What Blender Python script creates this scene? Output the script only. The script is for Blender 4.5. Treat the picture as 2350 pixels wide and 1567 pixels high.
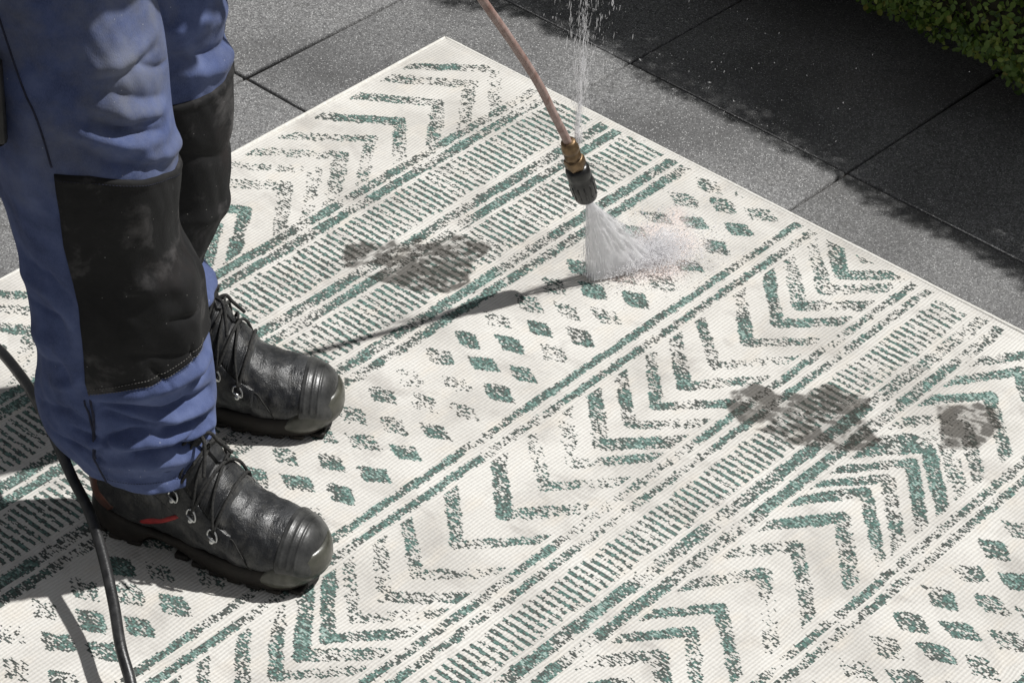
import bpy, math, random
import numpy as np
from mathutils import Matrix, Vector

for o in list(bpy.data.objects):
    bpy.data.objects.remove(o, do_unlink=True)
SC = bpy.context.scene
COL = SC.collection
RNG = np.random.default_rng(7)
random.seed(7)

# ------------------------------------------------------------------ camera
CAM_H = 2.6579
PITCH, ROLL = math.radians(37.2846), math.radians(3.1363)
cd = bpy.data.cameras.new('camera')
cd.lens = 103.62; cd.sensor_width = 36.0; cd.clip_start = 0.05; cd.clip_end = 500
camera = bpy.data.objects.new('camera', cd); COL.objects.link(camera)
_d = np.array([0, math.cos(PITCH), -math.sin(PITCH)])
_r0 = np.array([1., 0, 0]); _u0 = np.array([0, math.sin(PITCH), math.cos(PITCH)])
_r = math.cos(ROLL)*_r0 + math.sin(ROLL)*_u0
_u = -math.sin(ROLL)*_r0 + math.cos(ROLL)*_u0
camera.matrix_world = Matrix(((_r[0], _u[0], -_d[0], 0), (_r[1], _u[1], -_d[1], 0),
                              (_r[2], _u[2], -_d[2], CAM_H), (0, 0, 0, 1)))
SC.camera = camera

# ------------------------------------------------------------------ sky and sun
SUN_AZ, SUN_EL = math.radians(200.0), math.radians(58.0)      # azimuth the shadows point to
world = bpy.data.worlds.new('World'); SC.world = world; world.use_nodes = True
wn = world.node_tree.nodes; wl = world.node_tree.links
sky = wn.new('ShaderNodeTexSky'); sky.sky_type = 'NISHITA'; sky.sun_disc = False
sky.sun_elevation = SUN_EL; sky.sun_rotation = math.radians(70.0)
bg = wn['Background']; bg.inputs['Strength'].default_value = 0.06
hs = wn.new('ShaderNodeHueSaturation'); hs.inputs['Saturation'].default_value = 0.12     # camera white balance for open shade
wl.new(sky.outputs['Color'], hs.inputs['Color']); wl.new(hs.outputs['Color'], bg.inputs['Color'])
sl = bpy.data.lights.new('sun', 'SUN'); sl.energy = 5.0; sl.angle = math.radians(1.2); sl.color = (1.0, 0.985, 0.96)
sun = bpy.data.objects.new('sun', sl); COL.objects.link(sun)
sun.rotation_euler = Vector((math.cos(SUN_AZ)*math.cos(SUN_EL), math.sin(SUN_AZ)*math.cos(SUN_EL), -math.sin(SUN_EL))).to_track_quat('-Z', 'Y').to_euler()
sun.location = (3, 5, 6)
SC.view_settings.view_transform = 'Standard'; SC.view_settings.look = 'None'
SC.view_settings.exposure = -0.27; SC.view_settings.gamma = 1.0
SC.view_settings.use_curve_mapping = False
SC.cycles.transparent_max_bounces = 24
SC.cycles.volume_bounces = 3

# ------------------------------------------------------------------ helpers
def link(o, parent=None):
    COL.objects.link(o)
    if parent is not None: o.parent = parent
    return o

def tag(o, label=None, cat=None, group=None, kind=None):
    if label: o['label'] = label
    if cat: o['category'] = cat
    if group: o['group'] = group
    if kind: o['kind'] = kind
    return o

def empty(name, loc=(0, 0, 0), rz=0.0, parent=None):
    o = bpy.data.objects.new(name, None); o.empty_display_size = 0.1
    o.location = loc; o.rotation_euler = (0, 0, rz)
    return link(o, parent)

def build_mesh(name, verts, faces, mats=None, smooth=True, fm=None):
    """faces: (n,k) int array or list of such arrays / lists"""
    me = bpy.data.meshes.new(name)
    verts = np.asarray(verts, np.float32)
    if isinstance(faces, np.ndarray): faces = [faces]
    groups = []
    for f in faces:
        f = np.asarray(f, np.int32)
        if f.size: groups.append(f)
    nl = sum(g.size for g in groups); npoly = sum(len(g) for g in groups)
    me.vertices.add(len(verts)); me.vertices.foreach_set('co', verts.ravel())
    me.loops.add(nl); me.loops.foreach_set('vertex_index', np.concatenate([g.ravel() for g in groups]))
    sizes = np.concatenate([np.full(len(g), g.shape[1], np.int32) for g in groups])
    starts = np.concatenate([[0], np.cumsum(sizes)[:-1]]).astype(np.int32)
    me.polygons.add(npoly); me.polygons.foreach_set('loop_start', starts)
    if smooth: me.polygons.foreach_set('use_smooth', np.ones(npoly, bool))
    if mats:
        for m in (mats if isinstance(mats, (list, tuple)) else [mats]): me.materials.append(m)
    if fm is not None: me.polygons.foreach_set('material_index', np.asarray(fm, np.int32))
    me.update(calc_edges=True); me.validate()
    return me

def mobj(name, verts, faces, mat, parent=None, smooth=True, **kw):
    o = bpy.data.objects.new(name, build_mesh(name, verts, faces, mat, smooth, **kw))
    return link(o, parent)

def grid_faces(nr, nc, wrap=False):
    r = np.arange(nr-1)[:, None]; c = np.arange(nc if wrap else nc-1)[None, :]
    c2 = (c+1) % nc
    return np.stack([r*nc+c, r*nc+c2, (r+1)*nc+c2, (r+1)*nc+c], -1).reshape(-1, 4)

def frames(P):
    P = np.asarray(P, float); T = np.gradient(P, axis=0); T /= np.linalg.norm(T, axis=1)[:, None]+1e-12
    a = np.array([0, 0, 1.]) if abs(T[0][2]) < .9 else np.array([1., 0, 0])
    N = np.cross(T[0], a); N /= np.linalg.norm(N); Ns = [N]
    for i in range(1, len(P)):
        n = Ns[-1]-T[i]*(Ns[-1]@T[i]); n /= np.linalg.norm(n); Ns.append(n)
    Ns = np.array(Ns); return T, Ns, np.cross(T, Ns)

def tube_vf(P, rad, seg=10, cap=True, flat=1.0):
    P = np.asarray(P, float); n = len(P); rad = np.broadcast_to(np.asarray(rad, float), (n,))
    T, N, B = frames(P); a = np.linspace(0, 2*np.pi, seg, endpoint=False)
    V = P[:, None]+rad[:, None, None]*(np.cos(a)[None, :, None]*N[:, None]+flat*np.sin(a)[None, :, None]*B[:, None])
    V = V.reshape(-1, 3); F = [grid_faces(n, seg, True)]
    if cap:
        V = np.vstack([V, P[0], P[-1]]); k = np.arange(seg); k2 = (k+1) % seg; m = n*seg
        F.append(np.stack([k2, k, np.full(seg, m)], 1)); F.append(np.stack([(n-1)*seg+k, (n-1)*seg+k2, np.full(seg, m+1)], 1))
    return V, F

def join(parts):
    V = []; out = {}; off = 0
    for v, F in parts:
        v = np.asarray(v, float); V.append(v)
        for f in (F if isinstance(F, list) else [F]):
            f = np.asarray(f); out.setdefault(f.shape[1], []).append(f+off)
        off += len(v)
    return np.vstack(V), [np.vstack(x) for x in out.values()]

def box_vf(c, s, bev=0.0, R=None):
    """box with chamfered edges (24 verts)"""
    hx, hy, hz = np.array(s)/2; b = bev
    if b <= 0:
        V = np.array([(x*hx, y*hy, z*hz) for x in (-1, 1) for y in (-1, 1) for z in (-1, 1)])
        F = np.array([(0, 1, 3, 2), (4, 6, 7, 5), (0, 4, 5, 1), (2, 3, 7, 6), (0, 2, 6, 4), (1, 5, 7, 3)])
        Fs = [F]
    else:
        rings = []
        for z, i in ((-hz, b), (-hz+b, 0), (hz-b, 0), (hz, b)):
            x, y = hx-i, hy-i
            rings.append([(x-b, -y, z), (x, -y+b, z), (x, y-b, z), (x-b, y, z), (-x+b, y, z), (-x, y-b, z), (-x, -y+b, z), (-x+b, -y, z)])
        V = np.array(rings).reshape(-1, 3); Fs = [grid_faces(4, 8, True), np.array([list(range(7, -1, -1)), list(range(24, 32))])]
    if R is not None: V = V@np.array(R).T
    return V+np.array(c), Fs

def catmull(xs, ys, x):
    """smooth interpolation through table (monotone cubic-ish)"""
    xs = np.asarray(xs, float); ys = np.asarray(ys, float); x = np.clip(np.asarray(x, float), xs[0], xs[-1])
    m = np.gradient(ys, xs); i = np.clip(np.searchsorted(xs, x, 'right')-1, 0, len(xs)-2)
    h = xs[i+1]-xs[i]; t = (x-xs[i])/h
    return (2*t**3-3*t**2+1)*ys[i]+(t**3-2*t**2+t)*h*m[i]+(-2*t**3+3*t**2)*ys[i+1]+(t**3-t**2)*h*m[i+1]

def smooth_path(P, n):
    P = np.asarray(P, float); s = np.concatenate([[0], np.cumsum(np.linalg.norm(np.diff(P, axis=0), axis=1))])
    t = np.linspace(0, s[-1], n); return np.stack([catmull(s, P[:, k], t) for k in range(P.shape[1])], 1)

_tabs = {}
def vnoise(x, y, seed=0):
    """smooth value noise, 0..1"""
    if seed not in _tabs: _tabs[seed] = np.random.default_rng(1000+seed).random((256, 256))
    T = _tabs[seed]; x = np.asarray(x, float); y = np.asarray(y, float)
    xi = np.floor(x).astype(int); yi = np.floor(y).astype(int); fx = x-xi; fy = y-yi
    fx = fx*fx*(3-2*fx); fy = fy*fy*(3-2*fy)
    a = T[xi % 256, yi % 256]; b = T[(xi+1) % 256, yi % 256]; c = T[xi % 256, (yi+1) % 256]; d = T[(xi+1) % 256, (yi+1) % 256]
    return (a*(1-fx)+b*fx)*(1-fy)+(c*(1-fx)+d*fx)*fy

def sstep(a, b, x):
    t = np.clip((x-a)/(b-a), 0, 1); return t*t*(3-2*t)

# ------------------------------------------------------------------ materials
class Mat:
    def __init__(s, name, rough=0.6, spec=0.5):
        s.m = bpy.data.materials.new(name); s.m.use_nodes = True
        s.n = s.m.node_tree.nodes; s.l = s.m.node_tree.links
        s.b = s.n['Principled BSDF']; s.b.inputs['Roughness'].default_value = rough
        s.b.inputs['Specular IOR Level'].default_value = spec
        s.out = s.n['Material Output']
        tc = s.n.new('ShaderNodeTexCoord'); s.obj = tc.outputs['Object']
        s.pos = s.n.new('ShaderNodeNewGeometry').outputs['Position']
    def noise(s, scale, detail=4, vec=None, rough=0.55, dist=0.0):
        t = s.n.new('ShaderNodeTexNoise'); t.inputs['Scale'].default_value = scale; t.inputs['Detail'].default_value = detail
        t.inputs['Roughness'].default_value = rough; t.inputs['Distortion'].default_value = dist
        s.l.new(vec or s.obj, t.inputs['Vector']); return t.outputs['Fac']
    def voro(s, scale, vec=None, feat='F1', out='Distance', rnd=1.0):
        t = s.n.new('ShaderNodeTexVoronoi'); t.feature = feat; t.inputs['Scale'].default_value = scale
        t.inputs['Randomness'].default_value = rnd
        s.l.new(vec or s.obj, t.inputs['Vector']); return t.outputs[out]
    def scale(s, vec, v):
        t = s.n.new('ShaderNodeVectorMath'); t.operation = 'MULTIPLY'; s.l.new(vec, t.inputs[0]); t.inputs[1].default_value = v; return t.outputs[0]
    def math(s, op, a, b=None, clamp=False):
        t = s.n.new('ShaderNodeMath'); t.operation = op; t.use_clamp = clamp
        for i, v in enumerate((a, b)):
            if v is None: continue
            if isinstance(v, (int, float)): t.inputs[i].default_value = v
            else: s.l.new(v, t.inputs[i])
        return t.outputs[0]
    def ramp(s, fac, stops, interp='LINEAR'):
        t = s.n.new('ShaderNodeValToRGB'); e = t.color_ramp.elements; t.color_ramp.interpolation = interp
        while len(e) < len(stops): e.new(0.5)
        for k, (p, c) in zip(e, stops):
            k.position = p; c = (c, c, c) if isinstance(c, (int, float)) else c; k.color = (*c, 1)
        s.l.new(fac, t.inputs['Fac']); return t.outputs['Color']
    def mix(s, fac, a, b, mode='MIX'):
        t = s.n.new('ShaderNodeMix'); t.data_type = 'RGBA'; t.blend_type = mode
        for i, v in ((0, fac), (6, a), (7, b)):
            if isinstance(v, (int, float)): t.inputs[i].default_value = v
            elif isinstance(v, tuple): t.inputs[i].default_value = (*v, 1)
            else: s.l.new(v, t.inputs[i])
        return t.outputs[2]
    def sep(s, col):
        t = s.n.new('ShaderNodeSeparateColor'); s.l.new(col, t.inputs[0]); return t.outputs
    def attr(s, name):
        t = s.n.new('ShaderNodeAttribute'); t.attribute_name = name; return t.outputs['Color']
    def color(s, c):
        if isinstance(c, tuple): s.b.inputs['Base Color'].default_value = (*c, 1)
        else: s.l.new(c, s.b.inputs['Base Color'])
        return s
    def rough(s, c): s.l.new(c, s.b.inputs['Roughness']); return s
    def bump(s, h, strength=0.3, dist=0.002):
        prev = s.b.inputs['Normal'].links[0].from_socket if s.b.inputs['Normal'].links else None
        t = s.n.new('ShaderNodeBump'); t.inputs['Strength'].default_value = strength; t.inputs['Distance'].default_value = dist
        s.l.new(h, t.inputs['Height'])
        if prev: s.l.new(prev, t.inputs['Normal'])
        s.l.new(t.outputs['Normal'], s.b.inputs['Normal']); return s

def mat_slab():
    m = Mat('slab_concrete', 0.8, 0.35)
    big = m.noise(3.0, 5, m.pos); mid = m.noise(38, 5, m.pos); fine = m.noise(330, 3, m.pos, 0.7)
    base = m.ramp(fine, [(0.33, (.075, .075, .077)), (0.5, (.205, .205, .207)), (0.66, (.42, .42, .42))])
    base = m.mix(m.ramp(m.noise(140, 3, m.pos, .6), [(0.36, 0.65), (0.52, 0.0)]), base, (.075, .075, .077))
    base = m.mix(m.ramp(mid, [(0.35, 0.0), (0.75, 0.40)]), base, (.24, .238, .235))
    base = m.mix(m.ramp(big, [(0.36, 0.72), (0.58, 0.0)]), base, (.088, .087, .088))
    base = m.mix(m.ramp(m.noise(17, 6, m.pos, .7, .4), [(0.58, 0.0), (0.70, 0.5)]), base, (.075, .073, .070))
    base = m.mix(m.ramp(m.noise(1.3, 4, m.pos, .6), [(0.55, 0.0), (0.75, 0.18)]), base, (.22, .17, .14))
    v = m.voro(400, m.pos); vc = m.sep(m.voro(400, m.pos, out='Color'))[0]
    chips_glints = m.math('MULTIPLY', m.ramp(v, [(0.22, 1.0), (0.46, 0.0)]), m.ramp(vc, [(0.74, 0.0), (0.92, 1.0)]))
    base = m.mix(chips_glints, base, (.72, .72, .71))  # white aggregate chips, with glints of water drops painted in as specks
    vd = m.sep(m.voro(300, m.pos, out='Color'))[1]
    dk = m.math('MULTIPLY', m.ramp(m.voro(300, m.pos), [(0.2, 1.0), (0.45, 0.0)]), m.ramp(vd, [(0.84, 0.0), (0.9, 0.8)]))
    base = m.mix(dk, base, (.045, .045, .047))
    oi = m.n.new('ShaderNodeObjectInfo'); base = m.mix(m.math('MULTIPLY', oi.outputs['Random'], 0.30), base, (.115, .113, .11))
    m.color(base)
    m.rough(m.ramp(m.noise(260, 2, m.pos), [(0.35, 0.45), (0.6, 0.85)]))
    m.bump(m.noise(420, 3, m.pos, 0.7), 0.55, 0.0022); m.bump(v, 0.25, 0.0015)
    return m.m

def mat_soil():
    m = Mat('joint_soil', 0.95, 0.2)
    m.color(m.ramp(m.noise(60, 5, m.pos), [(0.3, (.020, .017, .013)), (0.7, (.065, .050, .035))]))
    m.bump(m.noise(300, 4, m.pos), 0.6, 0.004); return m.m

def mat_rug():
    m = Mat('rug_weave', 0.92, 0.15)
    a = m.sep(m.attr('weave')); ink, tone, stain = a[0], a[1], a[2]
    sx = m.n.new('ShaderNodeSeparateXYZ'); m.l.new(m.obj, sx.inputs[0]); x, y = sx.outputs[0], sx.outputs[1]
    yw = m.math('ADD', y, m.math('MULTIPLY', m.noise(9, 3), 0.016))
    rib = m.math('SINE', m.math('MULTIPLY', yw, 2*math.pi/0.0056))
    knot = m.math('SINE', m.math('MULTIPLY', x, 2*math.pi/0.0072))
    cream = m.ramp(m.noise(6.5, 5, dist=.4), [(0.34, (.565, .548, .515)), (0.5, (.690, .673, .636)), (0.66, (.765, .751, .712))])
    warm = m.noise(14, 4, m.scale(m.obj, (1, 1.8, 1)))
    cream = m.mix(m.ramp(warm, [(0.52, 0.0), (0.72, 0.45)]), cream, (.74, .68, .59))
    smud = m.noise(11, 5, m.scale(m.obj, (1.4, 1, 1)), .6, .6)
    cream = m.mix(m.ramp(smud, [(0.54, 0.0), (0.72, 0.62)]), cream, (.45, .43, .405))
    # ribs: slightly darker valleys with fine yarn specks
    ribm = m.math('MULTIPLY', m.ramp(m.math('MULTIPLY_ADD', rib, 0.5, ), [(0.0, 1.0), (0.5, 0.0)]), 0.20)
    cream = m.mix(ribm, cream, (.42, .37, .30))
    speck = m.noise(420, 2, m.scale(m.obj, (1.6, .8, 1)))
    cream = m.mix(m.ramp(speck, [(0.60, 0.0), (0.76, 0.4)]), cream, (.40, .37, .33))
    tn = m.noise(500, 2, m.scale(m.obj, (1.5, .7, 1)))
    tone2 = m.math('ADD', tone, m.math('MULTIPLY', m.math('SUBTRACT', tn, 0.5), 0.5), True)
    inkc = m.ramp(tone2, [(0.0, (.048, .053, .050)), (0.25, (.078, .100, .092)), (0.45, (.072, .142, .124)), (0.72, (.115, .225, .198)), (1.0, (.38, .49, .45))])
    col = m.mix(ink, cream, inkc)
    col = m.mix(m.math('MULTIPLY', stain, 0.95), col, m.mix(0.10, (.042, .038, .033), col, 'MIX'), 'MIX')
    rin = m.n.new('ShaderNodeAttribute'); rin.attribute_name = 'rinse'
    col = m.mix(m.math('MULTIPLY', rin.outputs['Fac'], 0.5), col, (.78, .60, .56))
    m.color(col)
    m.bump(rib, 0.35, 0.0011); m.bump(knot, 0.15, 0.0006); m.bump(speck, 0.25, 0.0012)
    return m.m

def mat_binding():
    m = Mat('rug_binding', 0.9, 0.2)
    m.color(m.ramp(m.noise(160, 3), [(0.3, (.66, .64, .59)), (0.7, (.84, .825, .78))]))
    m.bump(m.noise(500, 2), 0.4, 0.001); return m.m

def mat_cloth(name, lo, mid, hi, dust=0.62, dustc=(.20, .205, .215)):
    m = Mat(name, 0.88, 0.2)
    c = m.ramp(m.noise(22, 5), [(0.3, lo), (0.5, mid), (0.72, hi)])
    tw = m.noise(900, 2, m.scale(m.obj, (1, 1, .35)))
    c = m.mix(m.ramp(tw, [(0.35, 0.0), (0.65, 0.35)]), c, hi)
    sz = m.n.new('ShaderNodeSeparateXYZ'); m.l.new(m.obj, sz.inputs[0])
    dn = m.math('MULTIPLY', m.ramp(m.noise(9, 6, rough=.65), [(0.42, 0.0), (0.68, 1.0)]), m.ramp(sz.outputs[2], [(0.55, 0.12), (0.72, 1.0)]))
    c = m.mix(m.math('MULTIPLY', dn, dust), c, dustc)
    v = m.voro(150); vc = m.sep(m.voro(150, out='Color'))[0]
    lint = m.math('MULTIPLY', m.ramp(v, [(0.08, 1.0), (0.16, 0.0)]), m.ramp(vc, [(0.965, 0.0), (0.975, 0.5)]))
    c = m.mix(lint, c, (.55, .56, .6))
    m.color(c); m.bump(m.noise(700, 2, m.scale(m.obj, (1, 1, .4))), 0.45, 0.0010); m.bump(m.noise(45, 4, rough=.6), 0.22, 0.004)
    m.b.inputs['Sheen Weight'].default_value = 0.05
    return m.m

def mat_patch():
    m = Mat('knee_patch_fabric', 0.82, 0.35)
    c = m.ramp(m.noise(13, 6, rough=.65, dist=.3), [(0.34, (.0055, .0055, .006)), (0.55, (.012, .0118, .0124)), (0.76, (.098, .093, .093))])
    c = m.mix(m.ramp(m.noise(7, 4), [(0.60, 0.0), (0.78, 0.3)]), c, (.035, .018, .014))
    v = m.voro(170); vc = m.sep(m.voro(170, out='Color'))[0]
    lint = m.math('MULTIPLY', m.ramp(v, [(0.08, 1.0), (0.17, 0.0)]), m.ramp(vc, [(0.95, 0.0), (0.97, 0.6)]))
    c = m.mix(lint, c, (.40, .39, .38))
    m.color(c); m.bump(m.noise(800, 2), 0.35, 0.0008); m.bump(m.noise(40, 5), 0.35, 0.004); return m.m

def mat_leather():
    m = Mat('boot_leather', 0.4, 0.5)
    d = m.noise(16, 6, rough=.65, dist=.5)
    c = m.ramp(d, [(0.3, (.010, .0105, .012)), (0.52, (.020, .021, .023)), (0.75, (.075, .077, .080))])
    c = m.mix(m.ramp(m.noise(46, 5, rough=.7), [(0.50, 0.0), (0.74, 0.6)]), c, (.115, .110, .100))
    m.color(c); m.rough(m.ramp(m.noise(24, 5, rough=.7), [(0.3, 0.22), (0.55, 0.42), (0.75, 0.62)]))
    m.bump(m.noise(500, 3), 0.35, 0.0009); m.bump(m.voro(420), 0.25, 0.0008); m.bump(m.noise(42, 6, m.scale(m.obj, (2.4, 1, 1)), .65), 0.55, 0.0035); return m.m

def mat_simple(name, c1, c2, scale=40, rough=0.6, metal=0.0, bump=0.2, spec=0.5, bs=300):
    m = Mat(name, rough, spec); m.b.inputs['Metallic'].default_value = metal
    m.color(m.ramp(m.noise(scale, 5, rough=.6), [(0.32, c1), (0.7, c2)])); m.bump(m.noise(bs, 3), bump, 0.001); return m.m

def mat_leaf():
    m = Mat('box_leaf', 0.42, 0.45)
    rnd = m.sep(m.attr('leafv'))
    c = m.ramp(rnd[0], [(0.0, (.060, .115, .024)), (0.45, (.145, .240, .045)), (0.8, (.270, .345, .070)), (1.0, (.36, .33, .08))])
    m.color(c); m.b.inputs['Subsurface Weight'].default_value = 0.0
    tr = m.n.new('ShaderNodeBsdfTranslucent'); m.l.new(m.mix(0.5, c, (.12, .2, .02)), tr.inputs['Color'])
    mx = m.n.new('ShaderNodeMixShader'); mx.inputs[0].default_value = 0.28
    m.l.new(m.b.outputs[0], mx.inputs[1]); m.l.new(tr.outputs[0], mx.inputs[2]); m.l.new(mx.outputs[0], m.out.inputs['Surface'])
    return m.m

def mat_water(name, alpha, streak=None, attr=False):
    """white aerated water: diffuse + translucent, partly see-through"""
    m = Mat(name, 0.35, 0.5); nt = m.n
    df = nt.new('ShaderNodeBsdfDiffuse'); df.inputs['Color'].default_value = (.985, .98, .99, 1)
    tl = nt.new('ShaderNodeBsdfTranslucent'); tl.inputs['Color'].default_value = (.985, .98, .995, 1)
    a = nt.new('ShaderNodeMixShader'); a.inputs[0].default_value = 0.48
    m.l.new(df.outputs[0], a.inputs[1]); m.l.new(tl.outputs[0], a.inputs[2])
    tp = nt.new('ShaderNodeBsdfTransparent'); mx = nt.new('ShaderNodeMixShader')
    if streak is None: mx.inputs[0].default_value = alpha
    else:
        f = m.ramp(streak(m), [(0.25, alpha*0.72), (0.7, min(1, alpha*1.18))])
        if attr: f = m.math('MULTIPLY', f, m.sep(m.attr('veil'))[0], True)
        m.l.new(f, mx.inputs[0])
    m.l.new(tp.outputs[0], mx.inputs[1]); m.l.new(a.outputs[0], mx.inputs[2]); m.l.new(mx.outputs[0], m.out.inputs['Surface'])
    nt.remove(m.b)
    return m.m

M = dict(slab=mat_slab(), soil=mat_soil(), rug=mat_rug(), binding=mat_binding(),
         blue=mat_cloth('trouser_cotton', (.043, .060, .142), (.075, .102, .222), (.128, .163, .310)),
         patch=mat_patch(), leather=mat_leather(),
         seam=mat_simple('seam_thread', (.008, .009, .02), (.03, .035, .07), 80, .9),
         stitch=mat_simple('stitch_thread', (.10, .095, .09), (.30, .29, .27), 200, .9),
         sole=mat_simple('sole_rubber', (.008, .007, .006), (.026, .021, .017), 30, .6, 0, .3, .3),
         bumper=mat_simple('bumper_rubber', (.030, .030, .024), (.095, .094, .075), 30, .3, 0, .15),
         cap=mat_simple('toe_cap_rubber', (.014, .0145, .015), (.075, .075, .073), 34, .34, 0, .3),
         lace=mat_simple('lace_cord', (.010, .010, .010), (.055, .054, .052), 300, .85, 0, .5, .3, 900),
         steel=mat_simple('eyelet_steel', (.45, .45, .45), (.75, .75, .74), 60, .28, 1.0, .05),
         red=mat_simple('red_piping', (.20, .010, .012), (.42, .03, .03), 50, .55),
         rust=mat_simple('heel_leather', (.030, .012, .008), (.14, .045, .025), 30, .5),
         tube=mat_simple('lance_steel_reflection', (.24, .135, .11), (.44, .33, .30), 60, .45, 0, .3),  # steel; reddish reflection of its shaded side mixed into the colour
         brass=mat_simple('brass', (.10, .065, .035), (.30, .20, .11), 70, .42, 0.7, .2),
         black=mat_simple('nozzle_rubber', (.006, .006, .006), (.026, .025, .025), 60, .28, 0, .3),
         hose=mat_simple('hose_rubber', (.012, .012, .013), (.05, .05, .05), 50, .36, 0, .35),
         leaf=mat_leaf(), twig=mat_simple('hedge_twigs', (.012, .014, .006), (.035, .03, .015), 40, .9),
         skin=mat_simple('skin', (.38, .22, .16), (.50, .30, .22), 20, .5),
         jacket=mat_simple('jacket_cotton', (.04, .05, .12), (.07, .085, .2), 20, .9),
         pouch=mat_simple('pouch_nylon', (.008, .008, .009), (.03, .03, .03), 40, .6))

# ------------------------------------------------------------------ ground and paving
RUG_T = 0.007                       # rug thickness: the rug's top is z = 0, the slabs lie below it
O = np.array([-0.14295, 4.34138])   # far corner of the rug
YAW_P = math.radians(49.5777); YAW_R = math.radians(50.4198)
gv = np.array([(-150, -150, 0), (150, -150, 0), (150, 150, 0), (-150, 150, 0)], float); gv[:, 2] = -RUG_T-0.010
tag(mobj('ground', gv, np.array([[0, 1, 2, 3]]), M['soil'], smooth=False), 'dark soil under and around the paving', kind='structure')
paving = tag(empty('paving', (O[0], O[1], -RUG_T), YAW_P), 'grey exposed aggregate paving slabs laid in a grid', kind='structure')
A_LINES = [-0.327+0.507*k for k in range(-6, 8)]
B_LINES = [0.152+0.455*k for k in range(6, 0, -1)]+[0.152, -0.265, -0.73]+[-0.73-0.455*k for k in range(1, 9)]
B_LINES = B_LINES[::-1]
_slabs = {}
def slab_mesh(w, h):
    k = (round(w, 3), round(h, 3))
    if k not in _slabs:
        g = 0.0026; hx, hy = w/2-g, h/2-g; rings = []
        for i, z in ((0, -.0095), (0, -.004), (.0012, -.0012), (.004, 0)):
            x, y = hx-i, hy-i; rings += [(-x, -y, z), (x, -y, z), (x, y, z), (-x, y, z)]
        _slabs[k] = build_mesh('paving_slab', np.array(rings), [grid_faces(4, 4, True), np.array([[12, 13, 14, 15]])], M['slab'], smooth=False)
    return _slabs[k]
for i in range(len(A_LINES)-1):
    for j in range(len(B_LINES)-1):
        a0, a1, b0, b1 = A_LINES[i], A_LINES[i+1], B_LINES[j], B_LINES[j+1]
        s = bpy.data.objects.new('paving_slab', slab_mesh(a1-a0, b1-b0))
        s.location = ((a0+a1)/2+random.uniform(-.0008, .0008), (b0+b1)/2+random.uniform(-.0008, .0008), random.uniform(-.0022, 0))
        s.rotation_euler = (random.uniform(-.0012, .0012), random.uniform(-.0012, .0012), random.uniform(-.001, .001))
        link(s, paving)

# ------------------------------------------------------------------ rug
RU, RV = 1.95, 2.05
DU, DV = 0.0018, 0.0031
nu, nv = int(RU/DU), int(RV/DV)
uu = (np.arange(nu)+.5)*DU; vv = (np.arange(nv)+.5)*DV
U, V_ = np.meshgrid(uu, vv, indexing='ij')
cov = np.zeros((nu, nv), np.float32)
# hand-woven wobble of every motif edge
WU = U+0.0035*(vnoise(U*60, V_*60, 1)-.5)+0.002*(vnoise(U*260, V_*120, 2)-.5)
WV = V_+0.0035*(vnoise(U*60, V_*60, 3)-.5)+0.004*(vnoise(U*420, V_*90, 4)-.5)

tk = np.zeros((nu, nv), np.float32)
def put(sd, sl, soft=0.0022, dens=1.0):
    m = np.clip(.5-sd/soft, 0, 1)*dens
    cov[sl] = np.maximum(cov[sl], m)

def sl_of(u0, u1, v0, v1):
    return (slice(max(0, int(u0/DU)-4), min(nu, int(u1/DU)+5)), slice(max(0, int(v0/DV)-3), min(nv, int(v1/DV)+4)))

def stripe(v0, v1):
    sl = sl_of(0.014, RU-.014, v0, v1)
    sd = np.maximum(np.abs(WV[sl]-(v0+v1)/2)-(v1-v0)/2, np.maximum(.014-U[sl], U[sl]-(RU-.014)))
    put(sd, sl)

def seg(p, q, w0, w1, dens=1.0):
    p = np.array(p)/1000.; q = np.array(q)/1000.; wm = max(w0, w1)
    sl = sl_of(min(p[0], q[0])-wm, max(p[0], q[0])+wm, min(p[1], q[1])-wm, max(p[1], q[1])+wm)
    du, dv = WU[sl]-p[0], WV[sl]-p[1]; d = q-p; L2 = d@d
    t = (du*d[0]+dv*d[1])/L2; tc = np.clip(t, 0, 1)
    dist = np.hypot(du-tc*d[0], dv-tc*d[1])
    sd = dist-(w0+(w1-w0)*tc)/2
    return sl, sd, tc

def chevron(ua, va, arm0, arm1, v0, v1):
    """apex (ua,va), two arms ending on the band borders v0 and v1"""
    w = random.uniform(19, 26)/1000
    for end in (arm0, arm1):
        wt = w*random.uniform(.75, 1.1)
        ex = np.array(end, float); ap = np.array((ua, va), float); far = ex+(ex-ap)*.25
        sl, sd, tc = seg(ap, far, w, wt)
        sd = np.maximum(sd, np.maximum(v0/1000-V_[sl], V_[sl]-v1/1000))
        sd = np.maximum(sd, .016-U[sl])
        put(sd, sl, dens=random.choice([1, 1, .9, .72, .55]))

def diamond(uc, vc, hu, hv, dens):
    uc, vc, hu, hv = uc/1000, vc/1000, hu/1000, hv/1000
    sl = sl_of(uc-hu, uc+hu, vc-hv, vc+hv)
    sk = random.uniform(-.18, .18)
    a = np.abs(WU[sl]-uc-sk*(WV[sl]-vc))/hu; b = np.abs(WV[sl]-vc)/hv
    sd = (a**1.12+b**1.05-1)*min(hu, hv)*.75
    sd = np.maximum(sd, .014-U[sl])
    put(sd, sl, dens=dens)

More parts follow.
